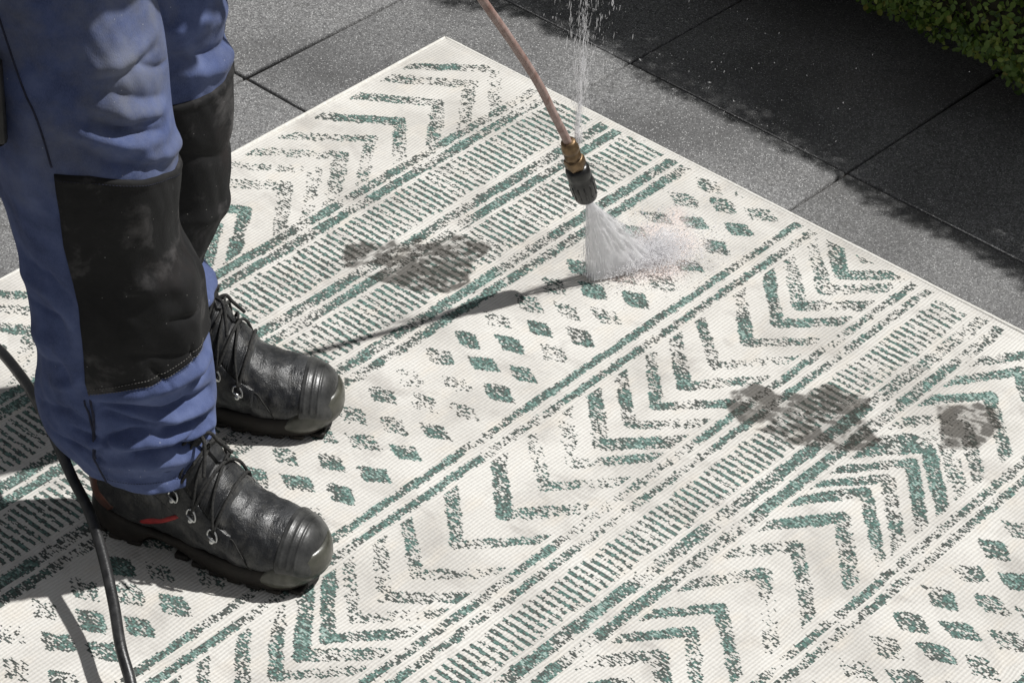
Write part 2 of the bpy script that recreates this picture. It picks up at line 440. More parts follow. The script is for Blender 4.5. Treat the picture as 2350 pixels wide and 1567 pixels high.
def ticks(v0, v1, pitch=13.15, ph=8.0):
    u = ph
    while u < RU*1000-14:
        if u > 15:
            a, b = v0+random.uniform(-2, 2), v1+random.uniform(-3, 2)
            sl = sl_of(u/1000-.008, u/1000+.008, a/1000, b/1000)
            sd = np.maximum(np.abs(.6*U[sl]+.4*WU[sl]-u/1000)-.0034, np.maximum(a/1000-WV[sl], WV[sl]-b/1000))
            put(sd, sl, .0022, random.choice([1, 1, 1, .95, .85, .72])); tk[sl] = 1
        u += pitch

def stripes_at(*prs):
    for a, b in prs: stripe(a/1000, b/1000)
stripes_at((211, 229), (236, 255), (360, 380), (388, 406), (507, 527), (536, 554), (764, 778), (793, 807),
           (990, 1003), (1016, 1029), (1114, 1135), (1147, 1166), (1354, 1368), (1377, 1391),
           (1604, 1622), (1630, 1648), (1742, 1762), (1770, 1788))
ticks(264, 346, ph=8.5); ticks(415, 494, ph=4.0); ticks(1046, 1103, 13.3, 1.5); ticks(1660, 1730)
for ua in [16, 80, 160, 246, 317, 386, 447, 511, 604, 668, 733, 799, 864, 929, 985, 1043]+[1043+64*k for k in range(1, 14)]:
    j = lambda s=6: random.uniform(-s, s)
    chevron(ua, 128+j(5), (ua+92+j(10), 16), (ua+95+j(12), 204), 16, 206)
for ua in [20, 77, 128, 188, 247, 318, 396, 466, 533, 592, 657, 718, 784, 867, 958, 1041, 1106, 1162, 1216, 1262, 1312]+[1312+63*k for k in range(1, 10)]:
    chevron(ua, 902+j(5), (ua-82+j(14), 818), (ua-84+j(14), 977), 816, 980)
for ua in [18, 85, 165, 240, 290, 330, 375, 427, 474, 541, 633, 710, 806, 871, 937]+[937+68*k for k in range(1, 15)]:
    chevron(ua, 1241+j(6), (ua+84+j(12), 1178), (ua+105+j(15), 1338), 1176, 1340)
for ua in range(30, 1950, 66): chevron(ua, 1870+j(5), (ua+88, 1806), (ua+95, 1960), 1804, 1962)
for row, (vc, ph) in enumerate(((603, 37), (657, 7), (715, 41))):
    for k in range(0, 31):
        diamond(ph+63.8*k-8+j(4), vc+j(4), random.uniform(17, 21), random.uniform(28, 33), random.choice([1, 1, .95, .8, .6, .5]))
for row, (vc, ph) in enumerate(((1441, 0), (1499, 33), (1556, 8))):
    for k in range(0, 31):
        diamond(ph+64.8*k-3+j(4), vc+j(4), random.uniform(18, 22), random.uniform(29, 34), random.choice([1, 1, .9, .7, .5]))

# wear: patches where the print has rubbed off
wear = .55*vnoise(U*17, V_*17, 11)+.30*vnoise(U*42+9, V_*42, 12)+.15*vnoise(U*110, V_*110, 13)
wear2 = vnoise(U*4.3+3, V_*4.3+1, 14)
dens = np.clip(.16+1.62*(wear-.22)-.62*(wear2-.5), .10, 1.0)
dens = np.where(tk > 0, np.clip(dens*.75+.42, 0, 1), dens)
p = cov*np.clip(dens*1.2+.06, 0, .985)
white = RNG.random((nu, nv)).astype(np.float32)
sm = white.copy(); sm[:, 1:] = .62*sm[:, 1:]+.38*white[:, :-1]
sm[1:, :] = .86*sm[1:, :]+.14*white[:-1, :]
rk = np.argsort(np.argsort(sm.ravel())).reshape(sm.shape)/sm.size       # uniform again
ink = (rk < p).astype(np.float32)*(.88+.12*RNG.random((nu, nv)))
ink = np.maximum(ink, .18*np.clip(p*1.3-.45, 0, 1)*(RNG.random((nu, nv)) < .6)).astype(np.float32)
inner = np.clip((p-rk)/np.maximum(p, 1e-3), 0, 1)
tone = np.clip(.10+.95*inner*np.clip((dens-.38)*2.1, 0, 1)*np.clip(cov*1.2-.15, 0, 1)+.30*(RNG.random((nu, nv))-.5)+.25*(wear2-.5), 0, 1)
tone = np.where(RNG.random((nu, nv)) < .13, tone*.25, tone)
tone = np.where(tk > 0, tone*.74, tone)

# muddy boot prints trodden into the weave
STAINS = [[(590, 327), (560, 307), (529, 312), (523, 337), (496, 351), (500, 360), (562, 361), (594, 359), (599, 342)],
          [(599, 383), (550, 389), (499, 384), (468, 390), (426, 401), (406, 433), (400, 464), (422, 474), (459, 480), (495, 506), (532, 505), (568, 469), (581, 426), (593, 402)],
          [(473, 360), (462, 371), (468, 383), (486, 375)],
          [(458, 973), (426, 962), (388, 969), (380, 996), (388, 1030), (425, 1046), (464, 1034), (475, 1015), (471, 985)],
          [(354, 1039), (307, 1052), (302, 1100), (292, 1114), (318, 1128), (340, 1123), (348, 1152), (369, 1190), (404, 1179), (438, 1142), (456, 1106), (471, 1040), (437, 1045), (379, 1044)],
          [(241, 1197), (188, 1234), (188, 1259), (213, 1290), (237, 1295), (263, 1298), (283, 1294), (323, 1258), (295, 1236), (264, 1217)],
          [(446, 1012), (384, 1004), (352, 1046), (372, 1066), (448, 1052)], [(566, 356), (505, 350), (474, 386), (480, 396), (556, 396)]]
def poly_sd(P, X, Y):
    P = np.array(P)/1000.; n = len(P); d = np.full(X.shape, 9.); ins = np.zeros(X.shape, bool)
    for i in range(n):
        a = P[i]; b = P[(i+1) % n]; e = b-a; wx = X-a[0]; wy = Y-a[1]
        t = np.clip((wx*e[0]+wy*e[1])/(e@e), 0, 1); d = np.minimum(d, np.hypot(wx-t*e[0], wy-t*e[1]))
        c = ((a[1] > Y) != (b[1] > Y)) & (X < (b[0]-a[0])*(Y-a[1])/(b[1]-a[1]+1e-12)+a[0]); ins ^= c
    return np.where(ins, -d, d)
stain = np.zeros((nu, nv), np.float32)
for k, P in enumerate(STAINS):
    q = np.array(P)/1000.; sl = sl_of(q[:, 0].min()-.02, q[:, 0].max()+.02, q[:, 1].min()-.02, q[:, 1].max()+.02)
    x, y = U[sl], V_[sl]
    sd = poly_sd(P, x+.008*(vnoise(x*70, y*70, 21)-.5), y+.008*(vnoise(x*70, y*70, 22)-.5))
    body = sstep(.003, -.004, sd)
    # tread: rows of lugs with pale gaps, smeared by the step
    ang = (.95, .95, .95, .62, .62, .62, .62, .95)[k]
    wx_, wy_ = .030*(vnoise(x*20, y*20, 24)-.5)+.008*(vnoise(x*90, y*90, 35)-.5), .030*(vnoise(x*20, y*20, 25)-.5)+.008*(vnoise(x*90, y*90, 36)-.5)
    a = (x+wx_)*math.cos(ang)+(y+wy_)*math.sin(ang); b = -(x+wx_)*math.sin(ang)+(y+wy_)*math.cos(ang)
    row = np.floor(a/.0175); ga = np.abs((a/.0175)%1-.5)*2; gb = np.abs((b/.024+.5*(row%2))%1-.5)*2
    lug = .50*vnoise(a*62, b*46, 34)+.22*vnoise(x*150, y*150, 37)+.28*(1-np.maximum(ga, gb*.9)**2)
    tread = sstep(.31, .54, lug)
    blot = sstep(.20, .55, .6*vnoise(x*40, y*40, 26)+.4*vnoise(x*130, y*130, 27))
    stain[sl] = np.maximum(stain[sl], np.clip(body*(.40+.64*tread)*(.76+.24*blot), 0, .97))
weave = np.zeros((nu, nv, 4), np.float32)
weave[..., 0] = ink; weave[..., 1] = tone; weave[..., 2] = stain; weave[..., 3] = 1
gu = np.linspace(0, RU, nu+1); gvv = np.linspace(0, RV, nv+1)
GU, GV = np.meshgrid(gu, gvv, indexing='ij')
GZ = .0035*(vnoise(GU*3.1, GV*3.1, 31)-.5)-.0012+.0005*(RNG.random(GU.shape)-.5)+.0006*np.sin(GV*2*np.pi/.0068*2)*0
edge = np.minimum(np.minimum(GU, RU-GU), np.minimum(GV, RV-GV)); GZ += .0008*sstep(.012, .004, edge)
verts = np.stack([GU, GV, GZ], -1).reshape(-1, 3)
fc = grid_faces(nu+1, nv+1)[:, ::-1][:, [0, 1, 2, 3]]
fc = grid_faces(nu+1, nv+1)
nb = len(verts); bot = np.array([(0, 0, -RUG_T+.0006), (RU, 0, -RUG_T+.0006), (RU, RV, -RUG_T+.0006), (0, RV, -RUG_T+.0006)])
verts = np.vstack([verts, bot])
N1 = nv+1
me = build_mesh('rug', verts, [fc, np.array([[nb+3, nb+2, nb+1, nb]])], M['rug'], smooth=True)
at = me.attributes.new('weave', 'FLOAT_COLOR', 'FACE')
buf = np.zeros((len(me.polygons), 4), np.float32); buf[:nu*nv] = weave.reshape(-1, 4); at.data.foreach_set('color', buf.ravel())
rs = poly_sd([(165, 598), (112, 617), (167, 697), (263, 731), (325, 685), (349, 645), (240, 600)], U+.03*(vnoise(U*25, V_*25, 28)-.5), V_+.03*(vnoise(U*25, V_*25, 29)-.5))
rinse = sstep(.012, -.020, rs)*(.45+.55*vnoise(U*30, V_*30, 30))
ra = me.attributes.new('rinse', 'FLOAT', 'FACE'); rb = np.zeros(len(me.polygons), np.float32); rb[:nu*nv] = rinse.ravel(); ra.data.foreach_set('value', rb)
rug = link(bpy.data.objects.new('rug', me))
rug.location = (O[0], O[1], 0); rug.rotation_euler = (0, 0, math.pi+YAW_R)
tag(rug, 'cream and green patterned outdoor rug with muddy boot prints lying on grey paving', 'rug')
# bound edges: one soft rounded strip per side
for nm, a, b in (('a', (0, 0), (RU, 0)), ('b', (0, 0), (0, RV)), ('c', (RU, 0), (RU, RV)), ('d', (0, RV), (RU, RV))):
    n = 160; t = np.linspace(0, 1, n); P = np.zeros((n, 3))
    P[:, 0] = a[0]+(b[0]-a[0])*t; P[:, 1] = a[1]+(b[1]-a[1])*t; P[:, 2] = -.0024
    P[:, :2] += .0006*(np.stack([vnoise(t*60, t*0+3, 41), vnoise(t*60, t*0+9, 41)], 1)-.5)
    v, F = tube_vf(P, .0040, 10)
    mobj('edge_binding', v, F, M['binding'], rug)

# ------------------------------------------------------------------ person
person = tag(empty('person', (-.50, 3.15, 0)), 'person in blue work trousers with black knee patches and black lace-up boots', 'person')
PO = np.array([-.50, 3.15, 0.])
LEG_N = dict(
    z=[.10, .13, .16, .21, .28, .335, .37, .42, .445, .475, .53, .58, .65, .70, .76, .83, .95],
    xl=[-.553, -.566, -.598, -.616, -.616, -.622, -.622, -.624, -.626, -.629, -.640, -.653, -.665, -.669, -.672, -.675, -.690],
    xr=[-.394, -.391, -.390, -.389, -.391, -.397, -.399, -.402, -.411, -.424, -.427, -.424, -.428, -.434, -.441, -.456, -.465],
    yc=[3.015, 3.018]+[3.025]*11+[3.03, 3.035, 3.045, 3.06],
    ry=[.083, .087, .092, .093, .092, .093, .094, .094, .092, .090, .093, .098, .103, .105, .106, .108, .112])
LEG_B = dict(
    z=[.085, .11, .13, .14, .17, .19, .215, .237, .262, .278, .323, .367, .417, .47, .55, .60, .67, .78, .95],
    xl=[-.545, -.555, -.565, -.57, -.58, -.585, -.59, -.595, -.60, -.60, -.60, -.605, -.61, -.615, -.62, -.63, -.64, -.65, -.68],
    xr=[-.402, -.404, -.415, -.428, -.434, -.428, -.421, -.426, -.436, -.433, -.417, -.406, -.398, -.392, -.391, -.394, -.397, -.41, -.45],
    yc=[3.295]*15+[3.295, 3.292, 3.285, 3.27],
    ry=[.080, .083, .085, .087, .088, .088, .088, .088, .088, .088, .088, .089, .089, .09, .095, .10, .102, .105, .11])
# folds: polylines in (angle in degrees, height), amplitude and width in metres
FOLDS_N = [
    ([(-98, .275), (-77, .266), (-59, .259), (-38, .266), (-6, .256)], -.015, .009),
    ([(-104, .283), (-79, .294), (-57, .303), (-30, .307), (-2, .304)], .012, .012),
    ([(-58, .232), (-39, .227), (-8, .215)], -.014, .007),
    ([(-70, .247), (-45, .246), (-10, .236)], .011, .009),
    ([(-101, .198), (-95, .219), (-81, .231), (-70, .233)], -.011, .006),
    ([(-80, .196), (-61, .199), (-44, .194), (-8, .183)], -.015, .007),
    ([(-104, .206), (-72, .215), (-51, .214), (-12, .200)], .013, .010),
    ([(-104, .172), (-75, .176), (-45, .172), (-5, .158)], .007, .010),
    ([(-95, .150), (-60, .150), (-20, .138)], -.004, .007),
    ([(-62, .757), (-46, .741), (-37, .730), (-10, .710)], -.008, .013),
    ([(-64, .735), (-44, .716), (-16, .695)], .009, .015),
    ([(-72, .716), (-46, .692), (-22, .676)], -.011, .010),
    ([(-78, .700), (-47, .680), (-14, .664)], .010, .013),
    ([(-84, .690), (-68, .662), (-50, .651), (-30, .636)], -.009, .012),
    ([(-42, .655), (-18, .640), (8, .628)], .010, .012),
    ([(-62, .787), (-41, .788), (-10, .793)], .007, .011),
    ([(-66, .772), (-42, .770), (-8, .775)], -.005, .011),
    ([(-150, .411), (-123, .405), (-117, .365)], -.007, .011),
    ([(-160, .306), (-124, .327), (-113, .277)], -.007, .012),
    ([(-158, .231), (-123, .250), (-104, .234)], -.008, .012),
    ([(-150, .476), (-123, .471), (-108, .440)], -.006, .012),
    ([(-155, .445), (-125, .440), (-112, .405)], .006, .013),
    ([(-155, .350), (-126, .362), (-115, .325)], .006, .013),
    ([(-120, .60), (-112, .66), (-108, .72)], .006, .014),
    ([(-60, .470), (-30, .455), (0, .445)], .006, .016),
    ([(-45, .410), (-20, .400), (5, .405)], -.007, .010),
    ([(-75, .370), (-40, .352), (-20, .34)], -.004, .010),
    ([(-62, .345), (-56, .325), (-52, .305)], -.005, .005),
    ([(-30, .36), (-27, .335), (-26, .315)], -.004, .005),
    ([(-96, .262), (-80, .246), (-62, .244)], -.010, .006), ([(-34, .292), (-18, .284), (-2, .288)], -.009, .006),
    ([(-50, .208), (-34, .212), (-14, .207)], -.008, .005), ([(-118, .222), (-104, .216), (-92, .206)], -.009, .007),
    ([(-140, .195), (-118, .190), (-100, .178)], -.008, .007), ([(-135, .285), (-118, .296), (-108, .318)], .007, .009),
    ([(-30, .770), (-14, .752), (4, .740)], -.006, .007), ([(-58, .700), (-38, .700), (-20, .690)], -.006, .006)]
FOLDS_B = [([(-60, .20), (0, .212), (40, .20)], .010, .012), ([(-60, .235), (0, .240), (40, .23)], -.008, .010),
           ([(-60, .165), (0, .158), (40, .16)], -.009, .011), ([(-60, .62), (-20, .60), (20, .585)], .009, .014),
           ([(-70, .65), (-30, .63), (10, .612)], -.009, .013), ([(-70, .50), (-20, .46), (20, .45)], -.006, .015),
           ([(-60, .38), (-10, .36), (20, .37)], .006, .014), ([(-90, .70), (-40, .68), (10, .66)], .007, .015)]

def leg_pt(L, folds, th, z, off=0.0, seed=50):
    th = np.asarray(th, float); z = np.asarray(z, float); th, z = np.broadcast_arrays(th, z)
    xl, xr, yc, ry = (catmull(L['z'], L[k], z) for k in ('xl', 'xr', 'yc', 'ry'))
    cx = (xl+xr)/2; rx = (xr-xl)/2; c, s = np.cos(th), np.sin(th)
    e = .93; ex = np.sign(c)*np.abs(c)**e; ey = np.sign(s)*np.abs(s)**e
    d = np.zeros_like(z)
    sx = th*.105
    for P, amp, w in folds:
        P = np.array(P, float); P[:, 0] = np.radians(P[:, 0])*.105; dist = np.full(z.shape, 9.); tt = np.zeros(z.shape)
        n = len(P)-1
        for i in range(n):
            a, b = P[i], P[i+1]; e2 = b-a; wx = sx-a[0]; wy = z-a[1]
            t = np.clip((wx*e2[0]+wy*e2[1])/(e2@e2), 0, 1); dd = np.hypot(wx-t*e2[0], wy-t*e2[1])
            tt = np.where(dd < dist, (i+t)/n, tt); dist = np.minimum(dist, dd)
        prof = np.exp(-(dist/w)**2) if amp > 0 else np.exp(-1.5*(np.sqrt((dist/w)**2+.02)-.141))
        d = d+amp*prof*(.45+.55*np.sin(np.pi*np.clip(tt, .02, .98))**.6)
    ca, sa = np.cos(th)*2.2, np.sin(th)*2.2
    d = d+.010*(vnoise(ca*1.1+z*7+20, sa*1.1-z*5+20, seed)-.5)+.0026*(vnoise(ca*3+z*18+20, sa*3+z*14+20, seed+1)-.5)
    low = sstep(.36, .16, z)
    d = d+low*.004*(vnoise(ca*2.5+z*40+20, sa*2.5-z*35+20, seed+2)-.5)
    d = d+off
    nx, ny = ex/np.maximum(rx, .02), ey/np.maximum(ry, .02); nn = np.hypot(nx, ny); nx, ny = nx/nn, ny/nn
    return np.stack([cx+rx*ex+d*nx, yc+ry*ey+d*ny, z+0*th], -1)

def leg_tube(L, folds, z0, z1, nz, nth, seed, hem):
    th = np.linspace(-math.pi, math.pi, nth, endpoint=False); z = np.linspace(0, 1, nz)
    TH, T = np.meshgrid(th, z); zz = z0+(z1-z0)*T
    hz = hem(TH)*(1-T)**3; P = leg_pt(L, folds, TH, np.clip(zz, L['z'][0], L['z'][-1]), 0, seed); P[..., 2] = zz+hz
    # turned-in hem
    inn = P[0].copy(); c = inn[:, :2].mean(0); i1 = inn.copy(); i1[:, :2] = c+(inn[:, :2]-c)*.955; i1[:, 2] -= .0006
    i2 = i1.copy(); i2[:, :2] = c+(inn[:, :2]-c)*.93; i2[:, 2] += .03
    P = np.concatenate([i2[None], i1[None], P]); return P.reshape(-1, 3)-PO, grid_faces(nz+2, nth, True)

vn, fn = leg_tube(LEG_N, FOLDS_N, .128, .90, 300, 220, 50, lambda th: .018-.006*np.cos(th)+.004*np.sin(th)-.004*np.cos(2*th))
vb, fb = leg_tube(LEG_B, FOLDS_B, .095, .90, 240, 150, 60, lambda th: .010*np.cos(th))
# hips and waist
nh = 60; th = np.linspace(-math.pi, math.pi, 96, endpoint=False); hz = np.linspace(.80, 1.06, nh)
TH, ZZ = np.meshgrid(th, hz)
rx = catmull([.80, .86, .92, 1.0, 1.06], [.10, .122, .132, .125, .118], ZZ); ry = catmull([.80, .86, .92, 1.0, 1.06], [.19, .215, .215, .19, .172], ZZ)
hp = np.stack([-.573+rx*np.cos(TH)+.004*vnoise(TH*3+20, ZZ*30, 71), 3.165+ry*np.sin(TH)+.004*vnoise(TH*3+20, ZZ*30, 72), ZZ], -1).reshape(-1, 3)-PO
v, F = join([(vn, fn), (vb, fb), (hp, grid_faces(nh, 96, True))])
trousers = mobj('trousers', v, F, M['blue'], person)

def leg_patch(name, L, folds, th0, th1, zb, zt, nth, nz, off, mat, seed, parent, thick=.003):
    s = np.linspace(0, 1, nth); t = np.linspace(0, 1, nz); S, T = np.meshgrid(s, t)
    TH0 = np.interp(T, np.linspace(0, 1, len(th0)), np.radians(th0)); TH = TH0+(np.radians(th1)-TH0)*S
    Z0 = np.interp(np.degrees(TH), [q[0] for q in zb], [q[1] for q in zb]); Z1 = np.interp(np.degrees(TH), [q[0] for q in zt], [q[1] for q in zt])
    Z = Z0+(Z1-Z0)*T
    bord = np.minimum(np.minimum(S, 1-S)*(np.radians(th1)-TH0)*.105, np.minimum(T, 1-T)*(Z1-Z0))
    o = off*sstep(-.001, .004, bord)-.0022*sstep(.0012, 0, bord)
    o = o+.0012*np.exp(-((bord-.009)/.0035)**2)
    P = leg_pt(L, folds, TH, Z, o, seed); return mobj(name, P.reshape(-1, 3)-PO, grid_faces(nz, nth)[:, ::1], mat, parent), (TH, Z)

ZB = [(-110, .296), (-106, .297), (-84, .309), (-65, .314), (-52, .320), (-32, .330), (-10, .332), (60, .325), (120, .31)]
ZT = [(-110, .648), (-97, .647), (-78, .646), (-55, .636), (-32, .622), (-6, .604), (60, .60), (120, .61)]
leg_patch('knee_patch', LEG_N, FOLDS_N, [-106, -105, -105, -102, -102, -99, -97], 105, ZB, ZT, 240, 150, .0042, M['patch'], 50, trousers)
leg_patch('knee_patch', LEG_B, FOLDS_B, [-118, -114, -110], 100, [(-120, .255), (0, .262), (100, .26)], [(-120, .575), (-40, .575), (0, .578), (100, .57)], 140, 110, .0042, M['patch'], 60, trousers)

def leg_line(name, L, folds, pts, rad, mat, seed, parent, off, n=120, dash=None):
    P = smooth_path(np.array(pts, float), n); q = leg_pt(L, folds, np.radians(P[:, 0]), P[:, 1], off, seed)-PO
    if dash is None:
        v, F = tube_vf(q, rad, 6)
    else:
        parts = []; d = np.concatenate([[0], np.cumsum(np.linalg.norm(np.diff(q, axis=0), axis=1))]); s = 0
        while s < d[-1]-dash:
            seg_ = np.stack([np.interp([s, s+dash*.3, s+dash*.6], d, q[:, k]) for k in range(3)], 1); parts.append(tube_vf(seg_, rad, 4)); s += dash
        v, F = join(parts)
    return mobj(name, v, F, mat, parent)
leg_line('side_seam', LEG_N, FOLDS_N, [(-119, .86), (-116, .828), (-112, .79), (-107, .75), (-101, .715), (-99, .691), (-97, .655)], .0013, M['seam'], 50, trousers, .0006)
leg_line('side_seam', LEG_N, FOLDS_N, [(-108, .29), (-106, .26), (-104, .23), (-103, .20), (-104, .165), (-104, .155)], .0013, M['seam'], 50, trousers, .0012)
leg_line('patch_stitching', LEG_N, FOLDS_N, [(-104, .309), (-83, .321), (-65, .327), (-52, .333), (-32, .343), (-8, .346)], .00045, M['stitch'], 50, trousers, .0057, 300, .0042)
leg_line('patch_stitching', LEG_N, FOLDS_N, [(-104, .301), (-83, .313), (-65, .318), (-52, .324), (-32, .334), (-8, .336)], .0004, M['stitch'], 50, trousers, .0054, 300, .0042)
leg_line('patch_stitching', LEG_N, FOLDS_N, [(-95, .640), (-78, .638), (-55, .629), (-32, .615), (-6, .597)], .0004, M['seam'], 50, trousers, .0058, 300, .0042)
leg_line('hem_stitching', LEG_N, FOLDS_N, [(-103, .163), (-75, .160), (-45, .158), (-10, .158)], .00045, M['seam'], 50, trousers, .0008, 200, .0036)
# black tool pouch on the thigh, at the frame's edge
pp = leg_pt(LEG_N, FOLDS_N, np.radians([-133.]), np.array([.74]), .012, 50)[0]-PO
v, F = box_vf((0, 0, 0), (.065, .022, .125), .008); a = math.radians(-133+90); R = np.array([[math.cos(a), -math.sin(a), 0], [math.sin(a), math.cos(a), 0], [0, 0, 1]])
mobj('tool_pouch', v@R.T+pp, F, M['pouch'], trousers)

# ---- boots -------------------------------------------------------
BT = dict(k=np.arange(16.),
          tx=[.3400, .3360, .3220, .2960, .2650, .2320, .2040, .1850, .1720, .1620, .1550, .1500, .1460, .1430, .1410, .1400],
          tz=[.0480, .0660, .0820, .0910, .0980, .1090, .1320, .1570, .1780, .1990, .2150, .2280, .2380, .2460, .2520, .2560],
          bx=[.3380, .3360, .3220, .2960, .2650, .2300, .1960, .1620, .1250, .0850, .0420, .0140, .0050, .0060, .0110, .0140],
          bz=[.0220, .0200, .0200, .0200, .0200, .0200, .0200, .0200, .0200, .0200, .0230, .0460, .0800, .1220, .1600, .1950],
          w=[.0160, .0340, .0480, .0570, .0610, .0620, .0590, .0550, .0510, .0465, .0460, .0460, .0465, .0480, .0490, .0495])
def boot_pt(t, ph, off=0.0, wr=True):
    t, ph = np.broadcast_arrays(np.asarray(t, float), np.asarray(ph, float))
    g = {k: catmull(BT['k'], BT[k], t) for k in ('tx', 'tz', 'bx', 'bz', 'w')}
    pw = np.interp(t, [0, 5, 9, 15], [.72, .72, .9, 1.0]); al = ((1-np.cos(ph))/2)**pw
    lx = np.interp(t, [0, 3, 7, 15], [.80, .74, .82, .95])
    lat = g['w']*np.sign(np.sin(ph))*np.abs(np.sin(ph))**lx
    x = g['tx']+(g['bx']-g['tx'])*al; z = g['tz']+(g['bz']-g['tz'])*al
    # leather creasing over the ball of the foot and puckers at the sides
    d = np.zeros_like(x)
    if wr:
        fl = np.exp(-((t-4.6)/1.1)**2)*sstep(2.2, 1.0, np.abs(ph))
        d = d+fl*.0010*np.sin(t*6.5+2.2*np.sin(ph*1.3)+3*vnoise(ph*1.5+20, t*.5, 83))
        d = d+.0035*(vnoise(t*1.3+5, ph*2.2+20, 81)-.5)+.0016*(vnoise(t*4+5, ph*6+20, 82)-.5)
        d = d-.0035*np.exp(-((t-7.4)/.9)**2)*np.exp(-((np.abs(ph)-1.35)/.35)**2)
    d = d+off
    # outward direction within the ring plane
    ux, uz = g['tx']-g['bx'], g['tz']-g['bz']; L = np.hypot(ux, uz)+1e-6
    cy = np.sin(ph); cu = np.cos(ph)
    # toe closing: push forward too
    fwd = np.interp(t, [0, 1, 2.2], [.9, .45, 0.0])
    return np.stack([x+d*(cu*ux/L+fwd), lat+d*cy, z+d*cu*uz/L], -1)

def boot_region(t0, t1, p0, p1, nt, np_, off, edge=.003, base=-.0012):
    T, PH = np.meshgrid(np.linspace(t0, t1, nt), np.linspace(p0, p1, np_), indexing='ij')
    S = np.minimum(np.linspace(0, 1, nt), np.linspace(1, 0, nt))[:, None]*abs(t1-t0)*.025; Q = np.minimum(np.linspace(0, 1, np_), np.linspace(1, 0, np_))[None, :]*abs(p1-p0)*.05
    b = np.minimum(S+0*Q, Q+0*S); o = base+(off-base)*sstep(0, edge, b)
    return T, PH, o

def find_tp(x, z, side=-1):
    T, PH = np.meshgrid(np.linspace(1, 14, 140), np.linspace(.1, 3.05, 120), indexing='ij')
    P = boot_pt(T, PH, 0, False); i = np.argmin((P[..., 0]-x)**2+(P[..., 2]-z)**2); return T.ravel()[i], side*PH.ravel()[i]

def sole_half(x, L=.346):
    """half width of the sole outline along its length"""
    X = np.array([0, .012, .035, .07, .11, .15, .20, .245, .285, .315, .334, .343, .346]); W = np.array([.0, .021, .0345, .0385, .0385, .0420, .0545, .0605, .0595, .0505, .0350, .0190, 0])
    return np.interp(x, X, W)

